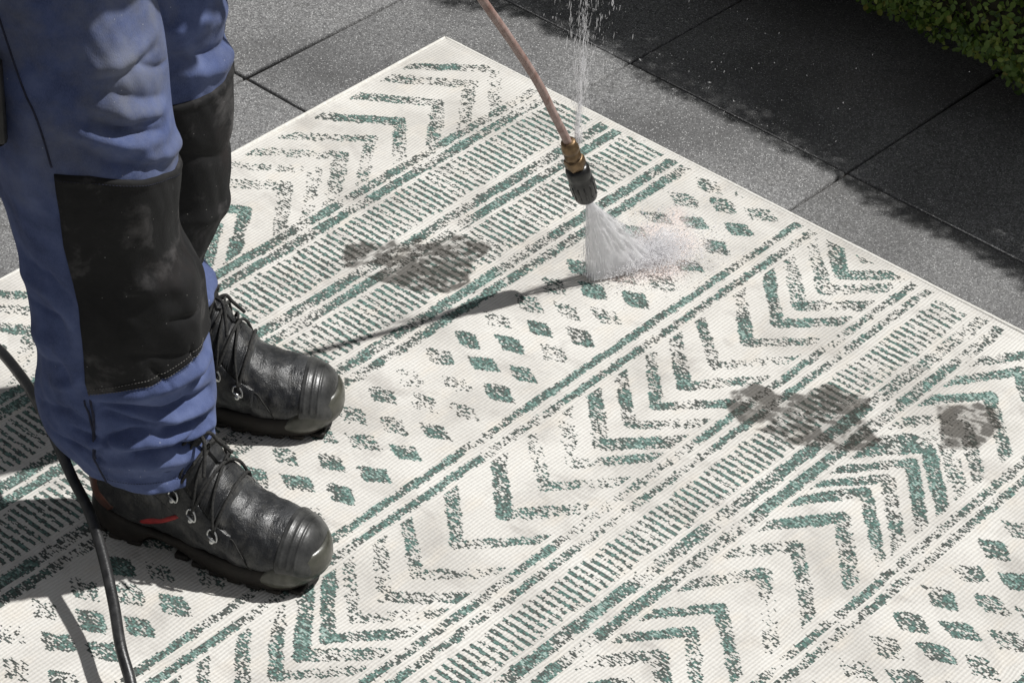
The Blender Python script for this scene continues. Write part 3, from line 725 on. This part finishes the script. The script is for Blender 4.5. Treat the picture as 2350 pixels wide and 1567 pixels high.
def make_boot(loc, yaw, side, variant):
    """side: +1 when the outer side of the boot is at local -y"""
    b = bpy.data.objects.new('boot', None)
    t = np.linspace(0, 15, 150); ph = np.linspace(-math.pi, math.pi, 120, endpoint=False)
    T, PH = np.meshgrid(t, ph, indexing='ij')
    P = boot_pt(T, PH); up = P.reshape(-1, 3)
    F = [grid_faces(150, 120, True)[:, ::-1], np.arange(120)[None, :]]
    boot = mobj('boot', up, F, M['leather'], person)
    boot.location = (loc[0]-PO[0], loc[1]-PO[1], loc[2]); boot.rotation_euler = (0, 0, yaw)
    bpy.data.objects.remove(b)
    # toe cap with moulded ridges
    T, PH, o = boot_region(0, 3.15, -1.95, 1.95, 70, 110, .0026)
    o = o+.0010*np.maximum(0, np.sin((T-2.05)*2*np.pi/.36))*sstep(2.05, 2.12, T)*sstep(3.1, 3.0, T)*sstep(1.75, 1.35, np.abs(PH))
    mobj('toe_cap', boot_pt(T, PH, o, False).reshape(-1, 3), grid_faces(70, 110)[:, ::-1], M['cap'], boot)
    # padded tongue, ribbed
    T, PH, o = boot_region(5.35, 12.5, -1.06, 1.06, 100, 56, .002)
    o = o+.0065*np.abs(np.sin((T-5.35)*np.pi/1.45))**.7*np.clip(np.cos(PH/1.06*np.pi/2), 0, 1)**.5
    mobj('tongue', boot_pt(T, PH, o, False).reshape(-1, 3), grid_faces(90, 50)[:, ::-1], M['leather'], boot)
    # eyelet facings
    for sg in (-1, 1):
        T, PH, o = boot_region(5.0, 12.5, .92, 1.55, 80, 26, .0036)
        PH = PH*sg; pts = boot_pt(T, PH, o, False).reshape(-1, 3); f = grid_faces(80, 26)
        mobj('eyelet_facing', pts, f[:, ::-1] if sg > 0 else f, M['leather'], boot)
    # quarter seam, collar roll
    q = boot_pt(np.full(60, 13.6), np.linspace(-math.pi, math.pi, 60), .001, False); v, f = tube_vf(q, .0045, 8); mobj('collar', v, f, M['leather'], boot)
    for sg in (-1, 1):
        a = [find_tp(.262, .034, sg), find_tp(.248, .058, sg), find_tp(.232, .078, sg), (5.4, sg*1.52)]
        a = smooth_path(np.array(a), 40); q = boot_pt(a[:, 0], a[:, 1], .0008, False); v, f = tube_vf(q, .0011, 6); mobj('quarter_seam', v, f, M['lace'], boot)
    # red piping on both sides
    for sg in (-1, 1):
        a = smooth_path(np.array([find_tp(.082, .043, sg), find_tp(.122, .068, sg), find_tp(.170, .102, sg)]), 30)
        T_ = a[:, 0][:, None]; n_ = 8; wd = np.linspace(.13, .04, 30)[:, None]; PHs = a[:, 1][:, None]+np.linspace(-1, 1, n_)[None, :]*wd
        oo = .0022*np.sqrt(np.clip(1-np.linspace(-1, 1, n_)**2, 0, 1))[None, :]-.0006+0*PHs
        f = grid_faces(30, n_); mobj('red_stripe', boot_pt(T_+0*PHs, PHs, oo, False).reshape(-1, 3), f, M['red'], boot)
    # heel counter and rear collar leather
    T, PH, o = boot_region(10.3, 13.4, 2.25, 2*math.pi-2.25, 60, 60, .0022)
    mobj('heel_counter', boot_pt(T, PH, o, False).reshape(-1, 3), grid_faces(60, 60)[:, ::-1], M['rust'], boot)
    # laces and D-rings
    st = [5.75, 7.0, 8.3, 9.7]
    for sg in (-1, 1):
        for s_ in st:
            c = boot_pt(np.array([s_]), np.array([sg*1.22]), .0058, False)[0]; c2 = boot_pt(np.array([s_]), np.array([sg*1.08]), .0058, False)[0]
            cd_ = boot_pt(np.array([s_]), np.array([sg*1.36]), .0058, False)[0]; ax = c2-cd_; ax /= np.linalg.norm(ax)
            al = boot_pt(np.array([s_+.3]), np.array([sg*1.22]), .0058, False)[0]-boot_pt(np.array([s_-.3]), np.array([sg*1.22]), .0058, False)[0]; al /= np.linalg.norm(al)
            nn = np.cross(ax, al); nn /= np.linalg.norm(nn)
            if nn[2] < 0: nn = -nn
            a = np.linspace(-2.1, 2.1, 16); ring = c+.0080*(np.cos(a)[:, None]*ax+np.sin(a)[:, None]*al)+nn*.0012
            parts = [tube_vf(ring, .0014, 6), tube_vf(np.array([ring[0]*1.0, ring[-1]]), .0018, 6)]
            st_ = c-ax*.0085; parts.append(tube_vf(np.array([st_-nn*.001, st_+nn*.0008, st_+nn*.0018]), [.0040, .0038, .0018], 10))
            v, f = join(parts); mobj('eyelet', v, f, M['steel'], boot)
    def bp(s_, p_, o_): return boot_pt(np.array([s_]), np.array([p_]), o_, False)[0]
    for i, s_ in enumerate(st[:-1]):
        for sg in (-1, 1):
            q = [bp(s_, sg*1.12, .0080), bp(s_+.32, sg*.64, .0118), bp((s_+st[i+1])/2, 0, .0128+.0018*sg), bp(st[i+1]-.25, -sg*.64, .0118), bp(st[i+1], -sg*1.12, .0082)]
            q = smooth_path(np.array(q), 26); v, f = tube_vf(q, .0026, 8, flat=.75); mobj('lace', v, f, M['lace'], boot)
    q = smooth_path(np.array([bp(5.75, -1.14, .008), bp(5.6, -.6, .009), bp(5.5, 0, .0095), bp(5.6, .6, .009), bp(5.75, 1.14, .008)]), 24)
    v, f = tube_vf(q, .0026, 8, flat=.75); mobj('lace', v, f, M['lace'], boot)
    # loose lace ends
    k0 = bp(8.6, -.15, .015)
    for e_ in ((.016, -.022, -.014, .022, -.040, -.034), (.020, .012, -.012, .034, .024, -.036)):
        q = smooth_path(np.array([k0, k0+np.array([.010, e_[1]*.5, .003]), k0+np.array(e_[:3]), k0+np.array(e_[3:])]), 24); v, f = tube_vf(q, .0027, 7); mobj('lace', v, f, M['lace'], boot)
    # sole: lofted around the outline
    n = 132; s = np.linspace(0, 2*np.pi, n, endpoint=False); xo = .173-.173*np.cos(s); yo = np.where(np.sin(s) >= 0, 1, -1)*sole_half(xo)
    # even spacing along the outline
    dd = np.concatenate([[0], np.cumsum(np.hypot(np.diff(np.append(xo, xo[0])), np.diff(np.append(yo, yo[0]))))]); u_ = np.linspace(0, dd[-1], n, endpoint=False)
    xo, yo = np.interp(u_, dd, np.append(xo, xo[0])), np.interp(u_, dd, np.append(yo, yo[0]))
    for _ in range(3): xo = (np.roll(xo, 1)+2*xo+np.roll(xo, -1))/4; yo = (np.roll(yo, 1)+2*yo+np.roll(yo, -1))/4
    zt = catmull([0, .03, .08, .12, .18, .25, .29, .32, .346], [.058, .050, .040, .036, .035, .036, .039, .044, .048], xo)
    zb = catmull([0, .03, .085, .10, .13, .18, .27, .31, .346], [.008, .006, .006, .021, .020, .006, .004, .006, .014], xo)
    cx_, cy_ = .173, 0.
    lay = []
    for fr, sc_, dz in ((0, .74, .001), (0, .88, .0), (.14, .955, 0), (.34, .995, 0), (.55, 1.01, 0), (.75, 1.0, 0), (.92, .965, 0), (1.0, .92, .0008), (1.0, .84, .0)):
        ins = (sc_-1)*.055; nxv = np.gradient(yo); nyv = -np.gradient(xo); l_ = np.hypot(nxv, nyv)+1e-9
        out = np.sign((xo-.173)*nxv/l_+yo*nyv/l_); out = np.where(out == 0, 1, out)
        lay.append(np.stack([xo+ins*nxv/l_*out, yo+ins*nyv/l_*out, zb+(zt-zb)*fr+dz], -1))
    lay = np.array(lay); nl = len(lay)
    bot_c = np.array([[.173, 0, .013]])
    f1 = grid_faces(nl, n, True); k_ = np.arange(n); f2 = np.stack([(k_+1) % n, k_, np.full(n, nl*n)], 1)
    area = np.sum(xo*np.roll(yo, -1)-np.roll(xo, -1)*yo)
    if area < 0: f1 = f1[:, ::-1]; f2 = f2[:, ::-1]
    sole = mobj('sole', np.vstack([lay.reshape(-1, 3), bot_c]), [f1, f2], M['sole'], boot)
    # pale rubber bumper round the toe
    sel = np.where(xo > .262)[0]; order = sel[np.argsort(np.unwrap(np.arctan2(yo[sel], xo[sel]-.2)))]
    rows = []
    for fr, of, dz in ((.30, .0005, 0), (.36, .0035, 0), (.62, .0048, 0), (.95, .0042, .002), (1.1, .0020, .006), (1.2, -.003, .008), (1.2, -.009, .008)):
        m_ = sstep(.262, .300, xo[order]); r_ = np.hypot(xo[order]-.255, yo[order])+1e-6
        rows.append(np.stack([xo[order]+(of*m_-.001*(1-m_))*(xo[order]-.255)/r_, yo[order]+(of*m_-.001*(1-m_))*yo[order]/r_, zb[order]+(zt[order]-zb[order])*(.55+(fr-.55)*m_)+dz*m_], -1))
    rows = np.array(rows); mobj('toe_bumper', rows.reshape(-1, 3), grid_faces(len(rows), len(order)), M['bumper'], boot)
    # tread lugs
    for x_ in (.022, .050, .078, .150, .178, .206, .234, .262, .290, .318):
        for sg in (-1, 1):
            w_ = sole_half(x_); hgt = np.interp(x_, [0, .1, .13, .31, .346], [.008, .008, .009, .007, .012])
            v, f = box_vf((x_, sg*(w_*.70), hgt/2+.0004), (.021, w_*.50, hgt), .002); mobj('tread_lug', v, f, M['sole'], sole)
    return boot

boot_n = make_boot((-.560, 3.047, 0), math.radians(-17.5), 1, 0)
boot_b = make_boot((-.582, 3.312, 0), math.radians(-5), 1, 1)

# ---- body: legs inside the trousers, trunk, arms and hands above the frame
def skin_body():
    pts = []; rad = []; edges = []
    def add(p, r, par=None):
        pts.append(np.array(p, float)-PO); rad.append(r); i = len(pts)-1
        if par is not None: edges.append((par, i))
        return i
    pel = add((-.573, 3.165, .98), (.11, .13))
    sp = add((-.57, 3.165, 1.14), (.10, .135), pel); ch = add((-.55, 3.165, 1.34), (.11, .16), sp); nk = add((-.53, 3.165, 1.50), .055, ch)
    hd = add((-.50, 3.165, 1.58), .075, nk); h2 = add((-.485, 3.165, 1.68), .085, hd); add((-.49, 3.165, 1.75), .06, h2)
    for (hip, knee, ank, toe) in (((-.57, 3.06, .90), (-.52, 3.03, .50), (-.49, 3.03, .12), (-.36, 3.0, .06)), ((-.57, 3.27, .90), (-.50, 3.295, .50), (-.51, 3.298, .12), (-.38, 3.295, .06))):
        a = add(hip, .075, pel); b = add(knee, .052, a); c = add(ank, .034, b); add(toe, .026, c)
    for sgn, sh, el, wr, hn in ((0, (-.55, 2.975, 1.40), (-.47, 2.95, 1.12), (-.31, 3.20, 1.02), (-.265, 3.30, 1.005)), (1, (-.55, 3.355, 1.40), (-.40, 3.44, 1.12), (-.235, 3.43, .93), (-.205, 3.405, .875))):
        a = add(sh, .058, ch); b = add(el, .045, a); c = add(wr, .030, b); h = add(hn, (.030, .018), c)
        d = np.array(hn)-np.array(wr); d /= np.linalg.norm(d); lat = np.cross(d, (0, 0, 1)); lat /= np.linalg.norm(lat)
        dn = np.cross(lat, d)
        for k, o_ in enumerate((-.027, -.009, .009, .027)):
            f1 = add(np.array(hn)+d*.035+lat*o_, .0095, h); f2 = add(np.array(hn)+d*.055+lat*o_-dn*.022, .0088, f1); add(np.array(hn)+d*.038+lat*o_-dn*.040, .008, f2)
        t1 = add(np.array(hn)-d*.01+lat*.034-dn*.012, .010, h); add(np.array(hn)+d*.02+lat*.036-dn*.036, .009, t1)
    me = bpy.data.meshes.new('body'); me.from_pydata([tuple(p) for p in pts], edges, []); me.materials.append(M['skin'])
    o = link(bpy.data.objects.new('body', me), person)
    sk = o.modifiers.new('skin', 'SKIN'); sk.use_smooth_shade = True
    for i, r in enumerate(rad):
        me.skin_vertices[0].data[i].radius = r if isinstance(r, tuple) else (r, r)
    me.skin_vertices[0].data[0].use_root = True
    sb = o.modifiers.new('sub', 'SUBSURF'); sb.levels = 1; sb.render_levels = 1
    return o
skin_body()
# jacket: trunk and sleeves
parts = []
th = np.linspace(-math.pi, math.pi, 64, endpoint=False); zz = np.linspace(.99, 1.47, 50); TH, ZZ = np.meshgrid(th, zz)
rx = catmull([.99, 1.1, 1.25, 1.36, 1.43, 1.47], [.128, .125, .135, .132, .105, .062], ZZ); ry = catmull([.99, 1.1, 1.25, 1.36, 1.43, 1.47], [.185, .178, .19, .20, .165, .075], ZZ)
P = np.stack([-.565+.03*(ZZ-1)+rx*np.cos(TH)+.008*vnoise(TH*2+20, ZZ*20, 91), 3.165+ry*np.sin(TH), ZZ], -1).reshape(-1, 3)-PO
parts.append((P, grid_faces(50, 64, True)))
for pts_ in (((-.55, 3.00, 1.40), (-.51, 2.955, 1.26), (-.47, 2.95, 1.12), (-.39, 3.07, 1.07), (-.33, 3.17, 1.03)), ((-.55, 3.33, 1.40), (-.47, 3.40, 1.26), (-.40, 3.44, 1.12), (-.31, 3.435, 1.02), (-.25, 3.43, .945))):
    q = smooth_path(np.array(pts_), 40)-PO; v, f = tube_vf(q, np.linspace(.075, .045, 40)+.003*np.sin(np.arange(40)*1.1), 24); parts.append((v, f))
v, f = join(parts); mobj('jacket', v, f, M['jacket'], person)

# ------------------------------------------------------------------ pressure washer lance
LP = np.array([(.0987, 3.6408, .1662), (.080, 3.6221, .2363), (.067, 3.6098, .2781), (.056, 3.6004, .3064), (.0431, 3.5893, .3392), (.0205, 3.5696, .3985),
               (-.0196, 3.5368, .4852), (-.0706, 3.4962, .5871), (-.1314, 3.4465, .7197), (-.1886, 3.3996, .8446), (-.2550, 3.3450, .9900)])
lance = tag(empty('pressure_washer_lance', LP[0]), 'worn metal pressure washer lance with brass coupling and black nozzle spraying the rug', 'lance')
def at_l(P): return np.asarray(P)-LP[0]
tb = smooth_path(LP[2:], 90); v, F = tube_vf(at_l(tb), .0063+.0003*(vnoise(np.arange(90)*.3, np.zeros(90), 95)-.5), 20); mobj('lance_tube', v, F, M['tube'], lance)
axis = LP[2]-LP[0]; axis /= np.linalg.norm(axis)
def lathe(name, prof, seg, mat, parent, org=LP[0], ax=axis, rot=0.0):
    a = np.array([0, 0, 1.]); n1 = np.cross(ax, a); n1 /= np.linalg.norm(n1); n2 = np.cross(ax, n1)
    an = np.linspace(0, 2*np.pi, seg, endpoint=False)+rot; rings = []
    for s_, r_ in prof: rings.append(at_l(org)+ax*s_+r_*(np.cos(an)[:, None]*n1+np.sin(an)[:, None]*n2))
    V = np.array(rings).reshape(-1, 3); Fs = [grid_faces(len(prof), seg, True), np.arange(seg)[None, ::-1], (len(prof)-1)*seg+np.arange(seg)[None, :]]
    return mobj(name, V, Fs, mat, parent, smooth=seg > 8)
lathe('nozzle', [(.016, .004), (.006, .009), (.0, .0150), (-.001, .0168), (.003, .0180), (.030, .0186), (.042, .0186), (.046, .0176), (.050, .0186), (.062, .0182), (.068, .0165), (.070, .011)], 32, M['black'], lance)
for k in range(12):
    an = k*math.pi/6; a = np.array([0, 0, 1.]); n1 = np.cross(axis, a); n1 /= np.linalg.norm(n1); n2 = np.cross(axis, n1); rd = math.cos(an)*n1+math.sin(an)*n2
    v, F = tube_vf(at_l(np.array([LP[0]+axis*.008+rd*.0183, LP[0]+axis*.036+rd*.0183])), .0012, 6); mobj('grip_rib', v, F, M['black'], lance)
lathe('coupling_nut', [(.069, .0085), (.070, .0150), (.073, .0162), (.086, .0162), (.089, .0150), (.090, .009)], 6, M['brass'], lance)
lathe('coupling_collar', [(.089, .010), (.090, .0128), (.098, .0128), (.100, .0112), (.104, .0112), (.106, .0132), (.113, .0132), (.116, .0118), (.124, .0112), (.126, .0088)], 28, M['brass'], lance)
# trigger gun above the frame
ga = LP[-1]-LP[-2]; ga /= np.linalg.norm(ga)
v, F = box_vf((0, 0, 0), (.17, .038, .048), .008); R = np.array(Vector(ga).to_track_quat('X', 'Z').to_matrix()); mobj('trigger_gun', v@R.T+at_l(LP[-1]+ga*.06), F, M['black'], lance)
v, F = box_vf((.075, 0, -.075), (.04, .032, .13), .008); mobj('grip_handle', v@R.T+at_l(LP[-1]+ga*.06), F, M['black'], lance)

# ------------------------------------------------------------------ hose
HP = np.array([(1.60, 1.20, .0012), (1.10, 1.45, .0012), (.62, 1.72, .0076), (.18, 1.98, .0076), (-.16, 2.17, .0076), (-.36, 2.34, .0076), (-.440, 2.50, .0078), (-.447, 2.60, .012), (-.458, 2.690, .035), (-.4729, 2.7250, .052), (-.4945, 2.8020, .068), (-.5220, 2.8830, .091), (-.5460, 2.9390, .106),
               (-.5720, 2.9850, .115), (-.6000, 3.0450, .120), (-.6310, 3.1110, .122), (-.6590, 3.1660, .120), (-.6870, 3.2170, .112), (-.7200, 3.2750, .098), (-.78, 3.37, .060), (-.86, 3.47, .015), (-.90, 3.58, .0012), (-.84, 3.68, .020), (-.72, 3.69, .22), (-.63, 3.63, .58), (-.53, 3.55, .86), (-.41, 3.47, .87), tuple(LP[-1]+ga*.06+R@np.array([.075, 0, -.140]))])
q = smooth_path(HP, 420)
v, F = tube_vf(q, .0076+.0004*(vnoise(np.arange(420)*.25, np.zeros(420), 97)-.5), 18)
tag(mobj('hose', v-np.array(HP[0]), F, M['hose']), 'black rubber pressure hose curving past the near boot heel', 'hose').location = HP[0]

# ------------------------------------------------------------------ hedge
BD = np.array([math.cos(YAW_R+math.pi/2), math.sin(YAW_R+math.pi/2)]); ND = np.array([math.cos(YAW_R), math.sin(YAW_R)])    # along the hedge / away from the camera
hedge = tag(empty('hedge', tuple(BD*2.3+ND*3.95)+(-RUG_T,)), 'dark green clipped box hedge with small leaves casting shade on the paving', 'hedge')
HO = np.array(hedge.location)
def hedge_front(t, z):
    bul = .11*(vnoise(t*2.3+.4, z*2.0+3, 101)-.5)+.07*(vnoise(t*6.5, z*6+3, 102)-.5)+.035*(vnoise(t*16, z*16+3, 103)-.5)
    under = .13*sstep(.17, .02, z)
    topr = .20*sstep(.56, .84, z)**1.5
    return 3.700+bul+under+topr
nL = 76000
tL = RNG.uniform(1.0, 3.9, nL); zL = np.where(RNG.random(nL) < .82, RNG.uniform(.05, .80, nL), RNG.uniform(.74, .80, nL))
dep = np.abs(RNG.normal(0, .030, nL)); isT = RNG.random(nL) < .22
Df = hedge_front(tL, zL)+dep
Df = np.where(isT, hedge_front(tL, np.full(nL, .76))+RNG.uniform(0, .38, nL), Df)
zt_ = .80+.05*(vnoise(tL*5, Df*5, 105)-.5)-np.abs(RNG.normal(0, .022, nL))
zL = np.where(isT, zt_, zL)
c = np.stack([tL*BD[0]+Df*ND[0], tL*BD[1]+Df*ND[1], zL], -1)
base = np.array([(0, 0, 0), (.42, .30, .05), (.42, -.30, .05), (.75, .27, .03), (.75, -.27, .03), (1.0, 0, -.06), (.42, 0, -.03), (.75, 0, -.06)])
sz = RNG.uniform(.009, .017, nL)
up = np.stack([-ND[0]*np.ones(nL), -ND[1]*np.ones(nL), .55*np.ones(nL)], -1)+RNG.normal(0, .65, (nL, 3)); up /= np.linalg.norm(up, axis=1)[:, None]
dr = RNG.normal(0, 1, (nL, 3)); dr -= up*np.sum(dr*up, 1)[:, None]; dr /= np.linalg.norm(dr, axis=1)[:, None]; sd_ = np.cross(up, dr)
LV = c[:, None]+sz[:, None, None]*(base[None, :, 0, None]*dr[:, None]+base[None, :, 1, None]*sd_[:, None]+base[None, :, 2, None]*up[:, None])
bf3 = np.array([(0, 6, 1), (0, 2, 6), (3, 7, 5), (7, 4, 5)]); bf4 = np.array([(1, 6, 7, 3), (6, 2, 4, 7)])
offs = (np.arange(nL)*8)[:, None, None]
me = build_mesh('foliage', LV.reshape(-1, 3)-HO, [(bf3[None]+offs).reshape(-1, 3), (bf4[None]+offs).reshape(-1, 4)], M['leaf'], smooth=True)
at = me.attributes.new('leafv', 'FLOAT_COLOR', 'POINT'); lv = np.repeat(np.clip(RNG.normal(.45, .24, nL), 0, 1), 8)
at.data.foreach_set('color', np.stack([lv, lv, lv, np.ones_like(lv)], 1).astype(np.float32).ravel())
tag(link(bpy.data.objects.new('foliage', me), hedge), kind='stuff')
# solid dark core added inside the leaves to block light
tt = np.linspace(.95, 3.95, 120); pr = [(.30, .06), (.12, .10), (.075, .16), (.07, .30), (.07, .45), (.085, .62), (.14, .70), (.24, .74), (.55, .74), (.62, .66), (.62, .06)]
rows = []
for t_ in tt:
    row = []
    for e_, z_ in pr:
        D = (hedge_front(np.array(t_), np.array(min(z_, .7)))+min(e_, .1)-(.05 if z_ < .2 else 0)) if e_ < .2 else 3.72+e_
        row.append((t_*BD[0]+D*ND[0], t_*BD[1]+D*ND[1], z_))
    rows.append(row)
rows = np.array(rows, float); V = rows.reshape(-1, 3)-HO
mobj('light_block_core', V, [grid_faces(len(tt), len(pr), True), np.arange(len(pr))[None, :], ((len(tt)-1)*len(pr)+np.arange(len(pr)))[None, ::-1]], M['twig'], hedge)
for k in range(14):
    t_ = 1.1+.2*k+random.uniform(-.05, .05); D = 3.95+random.uniform(-.05, .1); b0 = np.array([t_*BD[0]+D*ND[0], t_*BD[1]+D*ND[1], -RUG_T-.02])
    q = smooth_path(np.array([b0, b0+np.array([random.uniform(-.02, .02), random.uniform(-.02, .02), .06]), b0+np.array([random.uniform(-.05, .05), random.uniform(-.05, .05), .2])]), 10)
    v, F = tube_vf(q-HO, np.linspace(.012, .006, 10), 8); mobj('stem', v, F, M['twig'], hedge)

# ------------------------------------------------------------------ water
TIP = LP[0]-axis*.001
G1, G2 = np.array([.1075, 3.6560, .004]), np.array([.2220, 3.7300, .004])
na, nb2 = 60, 40
S, T = np.meshgrid(np.linspace(0, 1, nb2), np.linspace(0, 1, na)**.9)
basep = G1+(G2-G1)*S[..., None]; P = TIP+(basep-TIP)*T[..., None]
# slight bulge of the sheet and a ragged lower edge
nrm = np.cross(G2-G1, TIP-G1); nrm /= np.linalg.norm(nrm)
halft = (.0030+.0120*T)*np.sqrt(np.clip(1-(2*S-1)**4, 0.0, 1))+.0003
P = P+nrm*(.004*np.sin(S*3)*T)[..., None]
rag = .004*(vnoise(S*22, T*6, 111)-.5)*T
F0 = P+nrm*(halft+rag)[..., None]; B0 = P-nrm*(halft-rag)[..., None]
V = np.concatenate([F0.reshape(-1, 3), B0.reshape(-1, 3)]); f0 = grid_faces(na, nb2); m = na*nb2
rim = np.concatenate([np.arange(nb2), np.arange(1, na)*nb2+nb2-1, ((na-1)*nb2+np.arange(nb2-2, -1, -1)), np.arange(na-2, 0, -1)*nb2]); r2 = np.roll(rim, -1)
WST = lambda mm: mm.noise(60, 5, mm.scale(mm.obj, (1, 1, .18)), .6)
jet = mobj('water_jet', V-TIP, [f0, f0[:, ::-1]+m, np.stack([r2, rim, rim+m, r2+m], 1)], mat_water('water_sheet', .84, WST, True))
jet.location = TIP
def veil(o, a):
    at = o.data.attributes.new('veil', 'FLOAT_COLOR', 'POINT'); at.data.foreach_set('color', np.stack([a, a, a, np.ones_like(a)], 1).astype(np.float32).ravel())
va = np.clip(sstep(0, .10, S)*sstep(1.0, .80, S)*(1.12-.30*T*sstep(.4, 1, S))+.25*(1-T), 0, 1).ravel(); veil(jet, np.concatenate([va, va]))
nl_, nm_ = 36, 40; A_, D_ = np.meshgrid(np.linspace(-.9, 1.25, nl_), np.linspace(0, 1, nm_))
org_ = G1+(G2-G1)*(.72+.10*A_)[..., None]; ang_ = .60+A_*.55
rr_ = D_*(.070+.022*vnoise(A_*3+8, A_*0+2, 121)+.010*vnoise(A_*11+8, D_*3, 122))
top = org_+np.stack([rr_*np.cos(ang_), rr_*np.sin(ang_), .004+.030*np.sin(D_*2.7)**1.0*(.5+.5*vnoise(A_*5+9, D_*4, 123))+.004*vnoise(A_*20+9, D_*14, 124)], -1)
bot_ = top.copy(); bot_[..., 2] = .0015
Vl = np.concatenate([top.reshape(-1, 3), bot_.reshape(-1, 3)]); fl_ = grid_faces(nm_, nl_); ml = nl_*nm_
lobe = mobj('splash_lobe', Vl-TIP, [fl_, fl_[:, ::-1]+ml], mat_water('water_lobe', .85, lambda mm: mm.noise(120, 5, rough=.65), True), jet)
al_ = (sstep(1.0, .25, D_)*sstep(-.9, -.4, A_)*sstep(1.25, .6, A_)*(.35+.9*vnoise(A_*9+9, D_*5, 125))).clip(0, 1).ravel(); veil(lobe, np.concatenate([al_, al_*.3]))
tag(jet, 'white fan of water shooting from the black nozzle onto the rug', 'water jet')
mw = mat_water('water_drops', .6)
octv = np.array([(1, 0, 0), (-1, 0, 0), (0, 1, 0), (0, -1, 0), (0, 0, 1), (0, 0, -1)], float)
octf = np.array([(0, 2, 4), (2, 1, 4), (1, 3, 4), (3, 0, 4), (2, 0, 5), (1, 2, 5), (3, 1, 5), (0, 3, 5)])
mwf = mat_water('water_drops_fine', .38)
def drops(name, c, r, d, el, org, mw=mw):
    """droplets: centres, radii, stretch direction and elongation"""
    n = len(c); d = d/np.linalg.norm(d, axis=1)[:, None]; a = np.cross(d, np.array([.3, .5, .8])); a /= np.linalg.norm(a, axis=1)[:, None]; b = np.cross(d, a)
    Vd = c[:, None]+r[:, None, None]*(octv[None, :, 0, None]*a[:, None]+octv[None, :, 1, None]*b[:, None]+octv[None, :, 2, None]*el[:, None, None]*d[:, None])
    o = mobj(name, Vd.reshape(-1, 3)-org, (octf[None]+(np.arange(n)*6)[:, None, None]).reshape(-1, 3), mw); o.location = org; return o
# splash where the jet lands
n = 42000; s = RNG.beta(1.7, 1.0, n); c = G1+(G2-G1)*s[:, None]
out = np.stack([RNG.normal(.55, .7, n), RNG.normal(.35, .7, n), np.abs(RNG.normal(0, .35, n))], -1); out /= np.linalg.norm(out, axis=1)[:, None]
dist = np.abs(RNG.normal(0, 1, n))**1.3*.036*(.25+s**2); c = c+out*dist[:, None]; c[:, 2] = np.abs(c[:, 2])+.001
nf = 1300; sf = RNG.uniform(-.03, 1.03, nf); tf = RNG.random(nf)**.7; bf_ = G1+(G2-G1)*sf[:, None]; cf = TIP+(bf_-TIP)*tf[:, None]+nrm*(RNG.normal(0, 1, nf)*(.003+.008*tf))[:, None]
df_ = bf_-TIP; rf = RNG.uniform(.00025, .0006, nf)
ds = np.exp(RNG.normal(math.log(.00048), .45, n)); es = RNG.uniform(1, 3.0, n)
c = np.vstack([c, cf]); out = np.vstack([out, df_]); ds = np.concatenate([ds, rf]); es = np.concatenate([es, RNG.uniform(6, 30, nf)])
tag(drops('water_splash', c, ds, out, es, np.array([.20, 3.72, 0])), 'white burst of spray where the water jet hits the rug', 'water splash', kind='stuff')
# leak at the coupling: droplets thrown straight up
n = 1250; L0 = LP[2]+np.array([.012, .008, -.015]); hgt = RNG.beta(1.1, 1.5, n)*.36; an = RNG.uniform(0, 2*np.pi, n); rr = np.abs(RNG.normal(0, 1, n))*(.004+.13*hgt)*.75
c = L0+np.stack([rr*np.cos(an), rr*np.sin(an)*.8, hgt], -1)
jetn = 260; hj = RNG.uniform(0, .16, jetn); cj = L0+np.stack([RNG.normal(0, .0022+.012*hj), RNG.normal(0, .0022+.01*hj), hj], -1)
c = np.vstack([c, cj]); r = np.concatenate([np.exp(RNG.normal(math.log(.00046), .45, n)), RNG.uniform(.0003, .0006, jetn)]); el = np.concatenate([RNG.uniform(1, 12, n), RNG.uniform(8, 26, jetn)])
d = np.stack([RNG.normal(0, .08, n+jetn), RNG.normal(0, .08, n+jetn), np.ones(n+jetn)], -1)
m2 = 420; c2 = np.stack([RNG.normal(.22, .17, m2), RNG.normal(3.95, .16, m2), np.abs(RNG.normal(.05, .10, m2))], -1)
c = np.vstack([c, c2]); r = np.concatenate([r, np.exp(RNG.normal(math.log(.00055), .35, m2))]); el = np.concatenate([el, RNG.uniform(1, 4, m2)]); d = np.vstack([d, RNG.normal(0, 1, (m2, 3))])
tag(drops('water_droplets', c, r, d, el, L0, mwf), 'fine droplets leaking upward from the brass coupling of the lance', 'droplets', kind='stuff')
